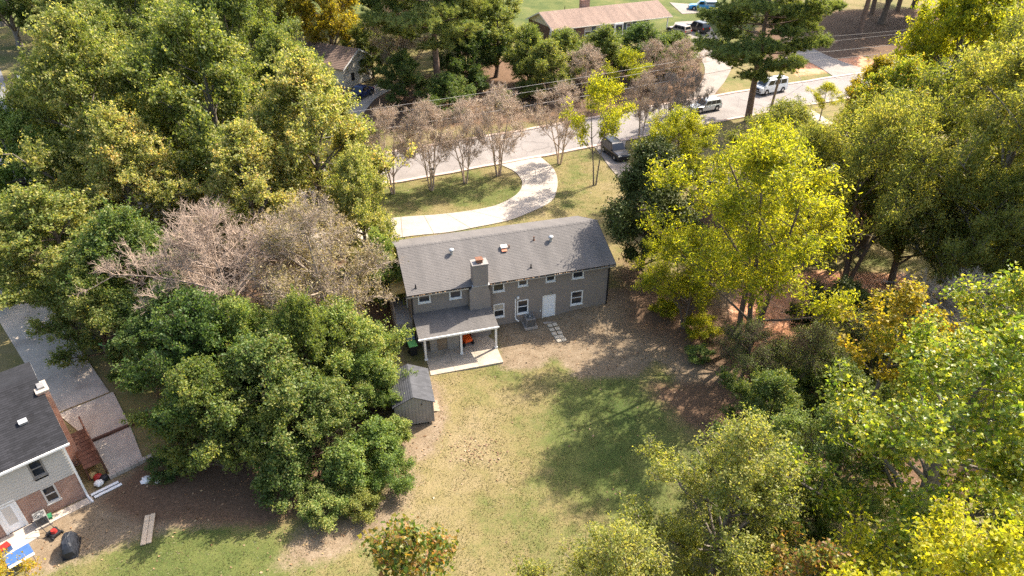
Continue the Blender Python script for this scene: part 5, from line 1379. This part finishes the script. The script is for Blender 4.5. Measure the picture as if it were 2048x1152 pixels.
TREES = [
 # left of the house: tall gold-green maples
 ('maple_a', -18, 58.0, 15, 7.4, 'gold', 'bark_grey', "tall gold-green maple overhanging the left end of the curved driveway", "maple_tree"),
 ('maple_b', -27.5, 60.0, 18.5, 8.0, 'gold', 'bark_grey', "tallest gold-green maple behind the bare pinkish tree", "maple_tree"),
 ('maple_a', -37, 58.5, 18.0, 7.0, 'gold', 'bark_grey', "broad yellow-green maple overhanging the far end of the long driveway", "maple_tree"),
 ('maple_c', -33.0, 69.0, 17.0, 7.0, 'gold', 'bark_grey', "gold-green maple behind the two tallest maples, towards the street", "maple_tree"),
 ('maple_b', -24, 72.0, 14, 5.5, 'olive', 'bark_grey', "olive-green maple between the tallest maple and the street", "maple_tree"),
 ('maple_c', -43, 55.0, 13.0, 5.5, 'vine', 'bark_grey', "lower green maple at the outer bend of the side street", "maple_tree"),
 ('maple_c', -33.2, 43.0, 10.5, 6.0, 'olive', 'bark_brown', "olive tree spreading over the long driveway", "shade_tree"),
 ('dense_a', -27.6, 42.0, 9.5, 4.8, 'dark', 'bark_brown', "dark green tree beside the bins on the long driveway", "shade_tree"),
 ('bare_a', -20.4, 39.6, 11.2, 6.0, None, 'bark_pink', "leafless pinkish-grey tree with fine bare twigs", "bare_tree"),
 ('brown_a', -13.8, 40.6, 11.2, 5.8, 'brown', 'bark_pale', "half-bare tree with brownish-yellow leaves beside the grey house", "brown_tree"),
 ('dense_a', -22.6, 36.6, 7.4, 4.8, 'dark', 'bark_brown', "dark green vine-covered tree behind the tarpaulin and planks", "thicket_tree"),
 ('dense_b', -19.0, 33.4, 9, 4.6, 'dark', 'bark_brown', "dark green tree in the middle of the thicket below the bare tree", "thicket_tree"),
 ('dense_a', -15.0, 36.2, 6.2, 4.4, 'vine', 'bark_brown', "green vine-hung tree between the bare tree and the shed", "thicket_tree"),
 ('dense_b', -11.4, 36.0, 6.8, 3.9, 'vine', 'bark_brown', "yellow-green tree overhanging the shed roof", "thicket_tree"),
 ('dense_b', -14.6, 31.0, 7.8, 4.6, 'dark', 'bark_brown', "dark rounded tree on the lawn side of the thicket", "thicket_tree"),
 ('dense_b', -17.6, 29.2, 7.5, 3.8, 'olive', 'bark_brown', "low green tree at the corner of the thicket by bare earth", "thicket_tree"),
 ('dense_b', -11.2, 30.0, 5.6, 3.2, 'dark', 'bark_brown', "low dark green tree in front of the shed", "thicket_tree"),
 ('dense_a', -10.2, 45.4, 6.6, 2.4, 'vine', 'bark_brown', "slender green tree pressed against the left gable stair", "thicket_tree"),
 ('dense_a', -12.6, 51.0, 10.0, 3.6, 'gold', 'bark_grey', "leafy gold-green tree at the front left corner of the grey house", "thicket_tree"),
 ('dense_a', -13.0, 33.8, 8.8, 2.8, 'olive', 'bark_brown', "narrow upright olive tree rising from the thicket behind the shed", "thicket_tree"),
 ('dense_a', -16.8, 34.2, 8.2, 2.8, 'vine', 'bark_brown', "narrow upright green tree rising from the middle of the thicket", "thicket_tree"),
 ('dense_b', -9.4, 34.2, 4.4, 2.5, 'vine', 'bark_brown', "low leafy tree leaning on the left wall of the shed", "thicket_tree"),
 # upper left
 ('maple_b', -46.0, 78.0, 15.0, 6.5, 'olive', 'bark_grey', "olive tree beyond the maples beside the side street", "maple_tree"),
 ('maple_a', -34.0, 86.0, 17.0, 7.0, 'olive', 'bark_grey', "olive-green tree across the street behind the maples", "maple_tree"),
 ('maple_c', -26.5, 104.0, 16.0, 6.5, 'amber', 'bark_grey', "golden yellow tree behind the cream gabled house", "yellow_tree"),
 ('maple_b', -37.0, 103.0, 18.0, 7.0, 'gold', 'bark_grey', "gold-green tree behind and left of the cream house", "maple_tree"),
 ('maple_a', -52.0, 98.0, 17.0, 7.0, 'olive', 'bark_grey', "green tree at the corner of the side street lawn", "maple_tree"),
 ('maple_b', -62.0, 106.0, 14.0, 5.5, 'dark', 'bark_brown', "dark green tree by the yard sign on the side street", "maple_tree"),
 ('pine_b', -57.5, 93.0, 13.0, 4.5, 'pine', 'bark_pine', "short blue-green pine beside the side street", "pine_tree"),
 ('maple_a', -45.0, 118.0, 18.0, 8.0, 'dark', 'bark_brown', "dark green tree far behind the olive trees", "maple_tree"),
 ('maple_c', -19.0, 117.0, 16.0, 7.0, 'dark', 'bark_brown', "dark green tree behind the brown-twigged tree", "maple_tree"),
 # filling the middle distance
 ('maple_b', -31.0, 51.5, 13.0, 5.6, 'gold', 'bark_grey', "gold-green tree just behind the bare pinkish tree, over the drive end", "maple_tree"),
 ('maple_c', -21.5, 51.5, 12.0, 5.2, 'gold', 'bark_grey', "gold-green tree squeezed between the bare tree and the tallest maple", "maple_tree"),
 ('maple_a', -44.5, 66.0, 13, 5.5, 'gold', 'bark_grey', "gold-green maple at the inner corner of the side street", "maple_tree"),
 ('dense_a', -41.5, 47.0, 9.0, 4.4, 'vine', 'bark_brown', "green tree on the lawn beyond the long driveway", "shade_tree"),
 ('maple_c', -16, 68.5, 7, 3.5, 'gold', 'bark_grey', "gold-green tree on the near verge left of the crape myrtles", "maple_tree"),
 ('maple_b', -57.0, 120.0, 17.0, 8.0, 'olive', 'bark_grey', "olive tree far beyond the side street lawn", "maple_tree"),
 ('maple_a', -31.0, 122.0, 18.0, 8.0, 'olive', 'bark_grey', "olive tree on the lawn behind the golden yellow tree", "maple_tree"),
 ('maple_c', -40.0, 133.0, 18.0, 8.0, 'dark', 'bark_grey', "dark tree far behind the gold-green trees on the lawn", "maple_tree"),
 ('maple_a', -70.0, 126.0, 17.0, 8.0, 'dark', 'bark_grey', "dark tree at the far end of the side street", "maple_tree"),
 ('maple_b', -13.0, 124.0, 15.0, 6.5, 'dark', 'bark_grey', "dark tree on the lawn left of the ranch house", "maple_tree"),
 ('maple_c', -8.0, 114.5, 11.0, 5.0, 'dark', 'bark_grey', "dark rounded tree behind the tall pine, towards the ranch house", "maple_tree"),
 ('dense_b', -6.0, 100.0, 8, 5, 'dark', 'bark_brown', "dark leafy tree at the right of the tall pine's trunk", "shade_tree"),
 ('dense_a', -14.5, 91.5, 6.5, 4, 'dark', 'bark_brown', "dark bushy tree left of the tall pine's trunk", "shade_tree"),
 ('dense_b', -8.5, 88.5, 5, 4, 'dark', 'bark_brown', "dark bushy tree below the tall pine beside the street", "shade_tree"),
 ('dense_b', 4.8, 95.0, 7.2, 4.2, 'olive', 'bark_brown', "olive tree on the far verge behind the myrtle by the driveway mouth", "shade_tree"),
 ('myrtle_a', 10.2, 95.5, 6.8, 4.2, 'tan', 'bark_myrtle', "brown half-bare tree on the far verge in front of the olive trees", "brown_tree"),
 ('myrtle_a', 20.0, 98.5, 6.8, 4.2, 'tan', 'bark_myrtle', "brown half-bare tree on the far verge behind the silver hatchback", "brown_tree"),
 ('oak_a', 20.5, 51.5, 13.0, 5.4, 'yellow', 'bark_brown', "yellow-green tree against the rear wall of the house next door", "yellow_tree"),
 ('oak_b', 33.0, 56.0, 14.5, 6.6, 'willow', 'bark_brown', "willow-green oak over the middle of the house next door", "willow_oak"),
 ('oak_a', 40.0, 40.5, 17.0, 7.0, 'willow', 'bark_grey', "willow-green oak beside the dead pale-limbed tree", "willow_oak"),
 ('oak_a', 55.0, 66.0, 20.0, 8.5, 'yellow', 'bark_grey', "yellow-green oak outermost towards the street's right end", "willow_oak"),
 ('maple_a', 70.0, 136.0, 27.0, 10.0, 'dark', 'bark_brown', "added high-crowned tree shading the leaf-strewn bank, first of three", "shade_tree"),  # three trees added, crowns above the view, to shade the bank
 ('maple_b', 82.0, 148.0, 27.0, 10.0, 'dark', 'bark_brown', "added high-crowned tree shading the leaf-strewn bank, second of three", "shade_tree"),
 ('maple_c', 90.0, 126.0, 26.0, 10.0, 'dark', 'bark_brown', "added high-crowned tree shading the leaf-strewn bank, third of three", "shade_tree"),
 # across the street, centre
 ('brown_a', -15.6, 99.0, 11.0, 4.6, 'tan', 'bark_myrtle', "brown half-bare tree beside the dark blue car", "brown_tree"),
 ('pine_a', -10.4, 95.6, 25.0, 7.5, 'pine', 'bark_pine', "tall pine with a straight brown trunk across the street", "pine_tree"),
 ('maple_c', -2.5, 103.0, 10, 5.2, 'olive', 'bark_brown', "olive tree between the tall pine and the ranch house", "shade_tree"),
 ('maple_b', -8.0, 108.0, 14.0, 5.5, 'dark', 'bark_brown', "dark green tree right behind the tall pine", "shade_tree"),
 ('dense_b', 2.4, 99.0, 8, 4.2, 'olive', 'bark_brown', "bushy olive shrub-tree left of the hedge across the street", "shade_tree"),
 ('dense_b', 7.5, 100.5, 7.2, 4.6, 'olive', 'bark_brown', "rounded olive tree below the ranch house's left windows", "shade_tree"),
 ('dense_a', 13.2, 101.5, 7.2, 4.8, 'olive', 'bark_brown', "rounded olive tree below the ranch house door", "shade_tree"),
 ('dense_b', 19.2, 104.5, 7.2, 5.2, 'dark', 'bark_brown', "glossy dark green tree below the ranch house bay window", "shade_tree"),
 ('dense_b', 24.5, 106.5, 5.6, 4.2, 'olive', 'bark_brown', "olive tree beside the ranch house driveway", "shade_tree"),
 ('myrtle_a', 24.5, 100.0, 6.5, 4.2, 'tan', 'bark_myrtle', "brown twiggy tree at the mouth of the ranch house driveway", "brown_tree"),
 ('thin', 15.5, 92.5, 7.5, 3.2, 'yellow', 'bark_grey', "thin yellow-green tree on the far verge of the street", "yellow_tree"),
 # front verge
 ('myrtle_a', -8.6, 67.0, 9.2, 4.6, 'tan', 'bark_myrtle', "bare crape myrtle on the front lawn farthest from the driveway mouth", "crape_myrtle"),
 ('myrtle_b', -5.1, 68.9, 8.8, 4.2, 'tan', 'bark_myrtle', "bare crape myrtle on the front lawn, middle one of three", "crape_myrtle"),
 ('myrtle_a', -1.5, 70.7, 9.4, 4.8, 'tan', 'bark_myrtle', "bare crape myrtle on the front lawn beside the driveway curve", "crape_myrtle"),
 ('myrtle_b', -12.6, 66.2, 9.0, 4.4, 'tan', 'bark_myrtle', "bare crape myrtle half hidden behind the gold-green maple", "crape_myrtle"),
 ('myrtle_b', 5.5, 74.2, 9.0, 4.5, 'tan', 'bark_myrtle', "bare crape myrtle right of the driveway mouth", "crape_myrtle"),
 ('myrtle_a', 15.9, 81.2, 8.0, 3.4, 'tan', 'bark_myrtle', "bare crape myrtle beside the dark parked vehicle", "crape_myrtle"),
 ('myrtle_b', 19.4, 83.4, 7.4, 3.0, 'tan', 'bark_myrtle', "bare crape myrtle in front of the silver hatchback's bonnet", "crape_myrtle"),
 ('myrtle_a', 22.6, 84.8, 7.2, 3.0, 'tan', 'bark_myrtle', "bare crape myrtle in front of the silver hatchback's doors", "crape_myrtle"),
 ('thin', 9.0, 68.4, 11.5, 3.6, 'yellow', 'bark_grey', "slender yellow-green tree on the lawn right of the curved driveway", "yellow_tree"),
 ('pine_a', 31.2, 87.9, 22.5, 6.6, 'pine', 'bark_pine', "tall spreading pine on the verge beside the utility pole", "pine_tree"),
 # right of the house
 ('magnolia', 11.4, 51.2, 11.2, 4.9, 'magnolia', 'bark_brown', "dark glossy magnolia at the right end of the grey house", "magnolia_tree"),
 ('oak_lean', 17.4, 40.6, 17.0, 8.2, 'yellow', 'bark_brown', "bright yellow tree with three trunks on the bare clay", "yellow_tree", "tree", 3.95),
 ('oak_b', 16.2, 62.5, 10.0, 5.0, 'yellow', 'bark_brown', "yellow-green tree behind the magnolia beside the neighbour driveway", "yellow_tree"),
 ('oak_b', 26.5, 63.5, 10.5, 6.0, 'willow', 'bark_brown', "willow-green tree over the roof of the house next door", "willow_oak"),
 ('oak_a', 29, 50, 15.5, 6.2, 'willow', 'bark_brown', "willow-green oak on the clay right of the bright yellow tree", "willow_oak"),
 ('oak_b', 36.5, 47.5, 21.0, 8.5, 'willow', 'bark_grey', "tall willow-green oak with long grey limbs right of the clay", "willow_oak"),
 ('oak_a', 44.0, 58.0, 21.0, 8.5, 'willow', 'bark_grey', "tall feathery oak behind the grey-limbed oak", "willow_oak"),
 ('maple_b', 39.5, 68.0, 12.5, 5.4, 'lime', 'bark_grey', "yellow-green maple in front of the street's right end", "maple_tree"),
 ('maple_a', 47.5, 75.0, 20.0, 8.0, 'yellow', 'bark_grey', "bright yellow maple at the far right beside the street", "maple_tree"),
 ('maple_c', 42.5, 80.0, 10, 4.2, 'amber', 'bark_grey', "small golden maple on the lawn near the right end of the street", "maple_tree"),
 ('oak_b', 46.0, 45.0, 20.0, 8.0, 'willow', 'bark_grey', "willow-green oak outermost on the right of the clay", "willow_oak"),
 ('bare_a', 31.5, 38.8, 7.0, 4.2, None, 'bark_dead', "dead pale-limbed tree under the tall willow-green oak", "bare_tree"),
 ('thin', 41.0, 88.5, 5.0, 2.6, 'yellow', 'bark_grey', "small yellow tree beside the concrete garden path", "yellow_tree"),
 ('dense_b', 23.8, 40.6, 5.8, 3.2, 'magnolia', 'bark_brown', "dark sparse shrub-tree right of the yellow tree's trunks", "shade_tree"),
 ('brown_a', 20.3, 36.0, 5.0, 3.2, 'olive', 'bark_brown', "half-bare dark undergrowth tree below the yellow tree's trunks", "brown_tree"),
 ('dense_b', 26.5, 36.8, 5.0, 3.4, 'dark', 'bark_brown', "dark green undergrowth tree beside the dead pale-limbed tree", "shade_tree"),
 ('dense_b', 16.0, 31.4, 5.0, 2.8, 'dark', 'bark_brown', "dark green undergrowth tree behind the pale green elm", "shade_tree"),
 ('oak_a', 13.6, 43.6, 8.5, 4.0, 'yellow', 'bark_brown', "low yellow-green tree between the grey house and the three-trunked tree", "yellow_tree"),
 ('oak_b', 34.5, 44.2, 13.0, 5.4, 'willow', 'bark_grey', "willow-green oak directly behind the dead pale-limbed tree", "willow_oak"),
 ('dense_b', 38.5, 46.0, 8.0, 4.2, 'vine', 'bark_brown', "green undergrowth tree between the grey-limbed oaks", "shade_tree"),
 ('dense_a', -29.6, 39.4, 7.6, 4.2, 'olive', 'bark_brown', "olive tree overhanging the bins beside the long driveway", "shade_tree"),
 ('brown_a', 16.4, 37.4, 4.4, 3.0, 'olive', 'bark_brown', "half-bare undergrowth tree at the shaded corner of the back lawn", "brown_tree"),
 ('brown_a', 23.6, 37.4, 5.2, 3.4, 'olive', 'bark_brown', "half-bare undergrowth tree between the yellow tree and the sycamores", "brown_tree"),
 ('dense_b', 21.2, 33.6, 4.2, 3.0, 'olive', 'bark_brown', "olive undergrowth tree below the slim orange-gold maple", "shade_tree"),
 ('dense_b', 27.4, 40.2, 5.0, 3.2, 'dark', 'bark_brown', "dark undergrowth tree at the lower edge of the clay", "shade_tree"),
 # far right
 ('pine_b', 62.5, 128.0, 22.0, 6.0, 'pine', 'bark_pine', "pine on the shaded bank nearest the opposite driveway", "pine_tree"),
 ('pine_b', 71.5, 143.5, 26.0, 5.5, 'pine', 'bark_pine', "first dark pine trunk on the leaf-strewn bank across the street", "pine_tree"),
 ('pine_b', 77.5, 145.5, 26.0, 5.5, 'pine', 'bark_pine', "second dark pine trunk on the leaf-strewn bank across the street", "pine_tree"),
 ('pine_b', 84.0, 142.0, 26.0, 6.0, 'pine', 'bark_pine', "third dark pine trunk on the leaf-strewn bank across the street", "pine_tree"),
 ('maple_b', 92.0, 139.0, 15.0, 6.0, 'dark', 'bark_brown', "dark green tree at the end of the leaf-strewn bank", "shade_tree"),
 ('maple_a', 46.0, 136.0, 15.0, 6.0, 'olive', 'bark_brown', "olive tree behind the tall verge pine, above the opposite driveway", "shade_tree"),
 ('maple_c', 53.0, 150.0, 15.0, 6.0, 'dark', 'bark_brown', "dark green tree beyond the blue pickup truck", "shade_tree"),
 ('oak_b', 33.0, 50.0, 12.0, 5.4, 'willow', 'bark_brown', "willow-green oak on the clay in front of the house next door", "willow_oak"),
 ('oak_a', 26.2, 56.5, 11.0, 5.0, 'willow', 'bark_brown', "willow-green tree brushing the white gutter of the house next door", "willow_oak"),
 ('maple_b', -70.0, 112.0, 14.0, 6.5, 'olive', 'bark_grey', "olive tree on the corner lawn across the side street", "maple_tree"),
 ('maple_a', -50.0, 134.0, 17.0, 8.0, 'dark', 'bark_grey', "dark tree behind the olive trees at the end of the far lawn", "maple_tree"),
 ('maple_c', -22.0, 134.0, 17.0, 8.0, 'olive', 'bark_grey', "olive tree at the back of the lawn behind the cream house", "maple_tree"),
 ('maple_b', -63.0, 138.0, 18.0, 9.0, 'olive', 'bark_grey', "broad olive tree farthest up the far lawn", "maple_tree"),
 ('dense_a', -20.5, 101.5, 7.5, 4.2, 'olive', 'bark_brown', "olive tree tucked behind the cream house's gable", "shade_tree"),
 ('maple_c', -3.0, 121.0, 9.0, 4.6, 'olive', 'bark_grey', "olive tree on the lawn beside the ranch house gable", "shade_tree"),
 ('maple_c', -79.0, 113.0, 14.0, 7.0, 'dark', 'bark_grey', "dark tree on the verge across the side street, beyond the yard sign", "maple_tree"),
 ('maple_a', -88.0, 124.0, 16.0, 8.0, 'olive', 'bark_grey', "olive tree farthest along the side street", "maple_tree"),
 # near trees below the camera
 ('dense_b', 13.6, 24.6, 5.6, 3.6, 'dark', 'bark_brown', "dark green low tree in the gap between the pale elm and the sycamores", "shade_tree"),
 ('dense_b', 13.8, 17.4, 6.6, 3.4, 'vine', 'bark_brown', "green low tree between the pale elm and the yellowest sycamore", "shade_tree"),
 ('elm', 7.2, 14.6, 8.8, 3.6, 'elm', 'bark_grey', "pale elm between the low elm and the taller pale elm", "elm_tree"),
 ('young_maple', 11.2, 15.6, 10.6, 2.4, 'rusty', 'bark_grey', "slim rust-tinged maple among the pale elms", "maple_tree"),
 ('young_maple', 21.6, 30.6, 12.2, 3.0, 'amber', 'bark_grey', "slim orange-gold maple at the upper edge of the sycamores", "maple_tree"),
 ('sycamore', 19.2, 21, 15.5, 6.6, 'lime', 'bark_grey', "large-leaved yellow-green sycamore with the broadest crown", "sycamore_tree"),
 ('sycamore', 25, 27.5, 14, 5.6, 'lime', 'bark_grey', "large-leaved sycamore with orange-tinged sprays below the dead tree", "sycamore_tree"),
 ('sycamore', 15.0, 13.5, 13.5, 5.0, 'yellow', 'bark_grey', "yellowest large-leaved sycamore among the near trees", "sycamore_tree"),
 ('elm', 10.0, 20.6, 11.2, 4.5, 'elm', 'bark_grey', "pale green small-leaved elm at the edge of the shaded lawn", "elm_tree"),
 ('elm', 4.2, 16.4, 9.8, 3.9, 'elm', 'bark_grey', "low pale green elm at the bottom of the back lawn", "elm_tree"),
 ('elm', 17.5, 25.5, 8, 3.6, 'vine', 'bark_grey', "green elm between the pale elm and the sycamores", "elm_tree"),
 ('young_maple', -3.5, 14.0, 13.7, 2.6, 'rusty', 'bark_grey', "slim maple with green and rust-brown leaves at the foot of the lawn", "maple_tree"),
 ('young_maple', -.2, 11.2, 11.8, 1.8, 'amber', 'bark_grey', "small orange-leaved maple top at the foot of the lawn", "maple_tree"),
 ('sycamore', -20.5, 15.5, 9, 3, 'amber', 'bark_pale', "golden tree below the left neighbour's stoop", "sycamore_tree"),
]
for a in TREES: plant(*a)
SHRUBS = [
 ('shrub_a', 18.6, 38.2, 1.8, 1.7, 'olive', "olive shrub at the foot of the three-trunked tree"),
 ('shrub_b', 13.8, 39.6, 1.0, 1.3, 'vine', "tiny green shrub in the dappled shade of the back lawn"),
 ('shrub_a', 15.2, 47.4, 2.2, 1.9, 'yellow', "yellowish shrub behind the low yellow-green tree"),
 ('shrub_b', -20.6, 28.6, 1.4, 1.6, 'dark', "low dark shrub where the thicket meets the bare earth"),
 ('shrub_a', -7.3, 31.2, 1.9, 1.35, 'vine', "leafy shrub covering the lower left of the shed's front wall"),
 ('shrub_a', -8.2, 29.6, 3.0, 1.9, 'vine', "leafy green shrub at the front corner of the shed"),
 ('shrub_b', -7.0, 27.6, 2.2, 1.8, 'vine', "low green shrub on the lawn edge of the thicket, next to the shed corner shrub"),
 ('shrub_a', -9.4, 27.4, 3.2, 2.0, 'vine', "rounded bright green shrub on the lawn edge of the thicket"),
 ('shrub_b', -10.6, 25.6, 1.8, 1.9, 'vine', "low spreading shrub at the lowest tip of the thicket"),
 ('shrub_a', -13.2, 27.0, 3.2, 2.2, 'dark', "dark green shrub between the tarpaulin yard and the lawn"),
 ('shrub_b', -8.6, 25.9, 1.5, 1.6, 'elm', "low pale weedy shrub along the worn lawn edge"),
 ('shrub_a', -8.7, 34.6, 3.0, 1.6, 'vine', "green shrub hugging the left side of the shed"),
 ('shrub_a', -9.6, 38.8, 3.4, 1.9, 'vine', "green shrub between the shed and the green-lidded bin"),
 ('shrub_b', -12.0, 47.8, 3.0, 2.2, 'dark', "dark shrub at the foot of the left gable stair"),
 ('shrub_a', -26.8, 37.6, 3.4, 2.0, 'dark', "green shrub at the edge of the parking pad"),
 ('shrub_b', 13.6, 57.2, 2.4, 2.0, 'magnolia', "dark shrub beneath the magnolia"),
 ('shrub_b', -24.6, 95.4, 1.1, 1.1, 'dark', "clipped dark green shrub in front of the cream gable wall"),
 ('shrub_a', 38.0, 134.6, 2.4, 2.2, 'lime', "bright lime-green bush between the black vehicle and blue pickup"),
 ('shrub_b', 2.6, 94.0, 2.6, 2.4, 'olive', "olive shrub on the bank across the street below the tall pine"),
 ('shrub_a', -4.8, 96.5, 2.6, 2.2, 'dark', "dark shrub at the foot of the tall pine"),
 ('shrub_b', 17.6, 79.0, 1.8, 1.7, 'magnolia', "glossy dark shrub beside the dark parked vehicle's bonnet"),
 ('shrub_b', 12.4, 45.2, 1.2, 1.4, 'yellow', "small yellow-green bush right of the grey house corner"),
 ('shrub_b', 14.6, 42.4, 1.6, 1.8, 'yellow', "yellow-green bush between the grey house and the three-trunked tree"),
 ('shrub_a', 18.4, 34.8, 2.4, 2.0, 'dark', "dark shrub at the shaded edge of the back lawn"),
 ('shrub_a', 13.2, 28.6, 3.0, 2.0, 'dark', "dark shrub between the pale elm and the shaded lawn"),
 ('shrub_a', 28.6, 116.4, 1.8, 1.6, 'olive', "olive bush at the end of the carport drive"),
 ('shrub_b', -1.0, 91.0, 2.2, 2.0, 'olive', "olive shrub on the red clay bank across the street"),
]
for k, x, y, h, r_, lf, lb in SHRUBS: plant(k, x, y, h, r_, lf, "bark_brown", lb, "shrub", "shrub")

# ------------------------------------------------------------------ grass blades and fallen leaves
def free_of(x, y):
    ok = np.ones(len(x), bool)
    hx, hy = (x - HX), (y - HY); lx = hx * math.cos(HA) + hy * math.sin(HA); ly = -hx * math.sin(HA) + hy * math.cos(HA)
    ok &= ~((lx > -.2) & (lx < WL + .2) & (ly > -.2) & (ly < WD + .2)); ok &= ~((lx > .4) & (lx < 6) & (ly > -4.2) & (ly < .1))
    hx, hy = (x + 7.52), (y - 32.35); a = R(13.5); lx = hx * math.cos(a) + hy * math.sin(a); ly = -hx * math.sin(a) + hy * math.cos(a)
    ok &= ~((lx > -.1) & (lx < 2.7) & (ly > -.1) & (ly < 3.7))
    hx, hy = x - NX, y - NY; lx = hx * math.cos(NA) + hy * math.sin(NA); ly = -hx * math.sin(NA) + hy * math.cos(NA)
    ok &= ~((lx < .9) & (ly > -1.6) & (ly < 9.2)) & ~((lx > -1) & (lx < 5.3) & (ly > .5))
    ok &= ~inpoly(x, y, [tuple(p) for p in drive_in] + [tuple(p) for p in drive_out[::-1]])
    ok &= ~inpoly(x, y, [tuple(p) for p in offset(near, -.5)] + [tuple(p) for p in offset(far, .5)[::-1]])
    ok &= ~inpoly(x, y, [tuple(p) for p in nd_l] + [tuple(p) for p in nd_r[::-1]])
    return ok
def scatter(name, n, region, mat, fn, rejects=None):
    g = np.random.default_rng(len(name))
    x = g.uniform(region[0], region[1], n); y = g.uniform(region[2], region[3], n)
    ok = free_of(x, y)
    if rejects is not None: ok &= g.random(n) > rejects(x, y)
    x, y = x[ok], y[ok]
    v, f = fn(g, x, y, hg(x, y))
    o = bpy.data.objects.new(name, npmesh(name, v, f, mat)); col.objects.link(o); o['kind'] = 'stuff'
    return o
def bare_frac(x, y):
    d = np.zeros(len(x))
    for p, w in DIRT: d = np.maximum(d, soft(x, y, p, w) * .93)
    for p, w in CLAY + LITTER_SHADE: d = np.maximum(d, soft(x, y, p, w))
    return d
def blades(g, x, y, z):
    n = len(x); a = g.uniform(0, 6.28, n); cl = .6 + .5 * np.sin(x * 2.1 + 1.7 * np.sin(y * 1.3)) * np.sin(y * 2.4 + 1.4 * np.sin(x * 1.1)); h = g.uniform(.02, .07, n) * (.55 + cl); w = g.uniform(.012, .03, n); ln = g.normal(size=(n, 2)) * .05
    p = np.stack([x, y, z - .01], -1); s = np.stack([np.cos(a) * w, np.sin(a) * w, 0 * a], -1); t = np.stack([ln[:, 0], ln[:, 1], h], -1)
    v = np.stack([p - s, p + s, p + t], 1).reshape(-1, 3); return v, np.arange(n * 3).reshape(-1, 3)
def dead(g, x, y, z):
    n = len(x); a = g.uniform(0, 6.28, n); L = g.uniform(.04, .10, n)
    t = np.stack([np.cos(a), np.sin(a), g.normal(size=n) * .35], -1) * L[:, None]; b = np.stack([-np.sin(a), np.cos(a), g.normal(size=n) * .35], -1) * (L * .6)[:, None]
    p = np.stack([x, y, z + .035], -1); v = np.stack([p - t, p + b + [0, 0, .015], p + t, p - b + [0, 0, .015]], 1).reshape(-1, 3)
    return v, ((np.arange(n) * 4)[:, None] + np.array([[0, 1, 2, 0, 2, 3]])).reshape(-1, 3)
scatter("back_lawn_grass", 260000, (-24, 16, 14, 45), "grass_blades", blades, bare_frac)
scatter("front_lawn_grass", 120000, (-20, 22, 54, 84), "grass_blades", blades, bare_frac)
scatter("fallen_leaves", 9000, (-26, 36, 18, 56), "dead_leaf", dead, lambda x, y: .9 - .8 * np.clip(bare_frac(x, y), 0, 1))
scatter("leaf_drift", 500, (-4.6, -0.2, 28.6, 32.4), "dead_leaf", dead, lambda x, y: np.clip(np.hypot((x + 2.4) / 2.2, (y - 30.4) / 1.6), 0, 1))
scatter("fallen_street_leaves", 5000, (-20, 30, 58, 110), "dead_leaf", dead, lambda x, y: .7 - .6 * np.clip(bare_frac(x, y), 0, 1))
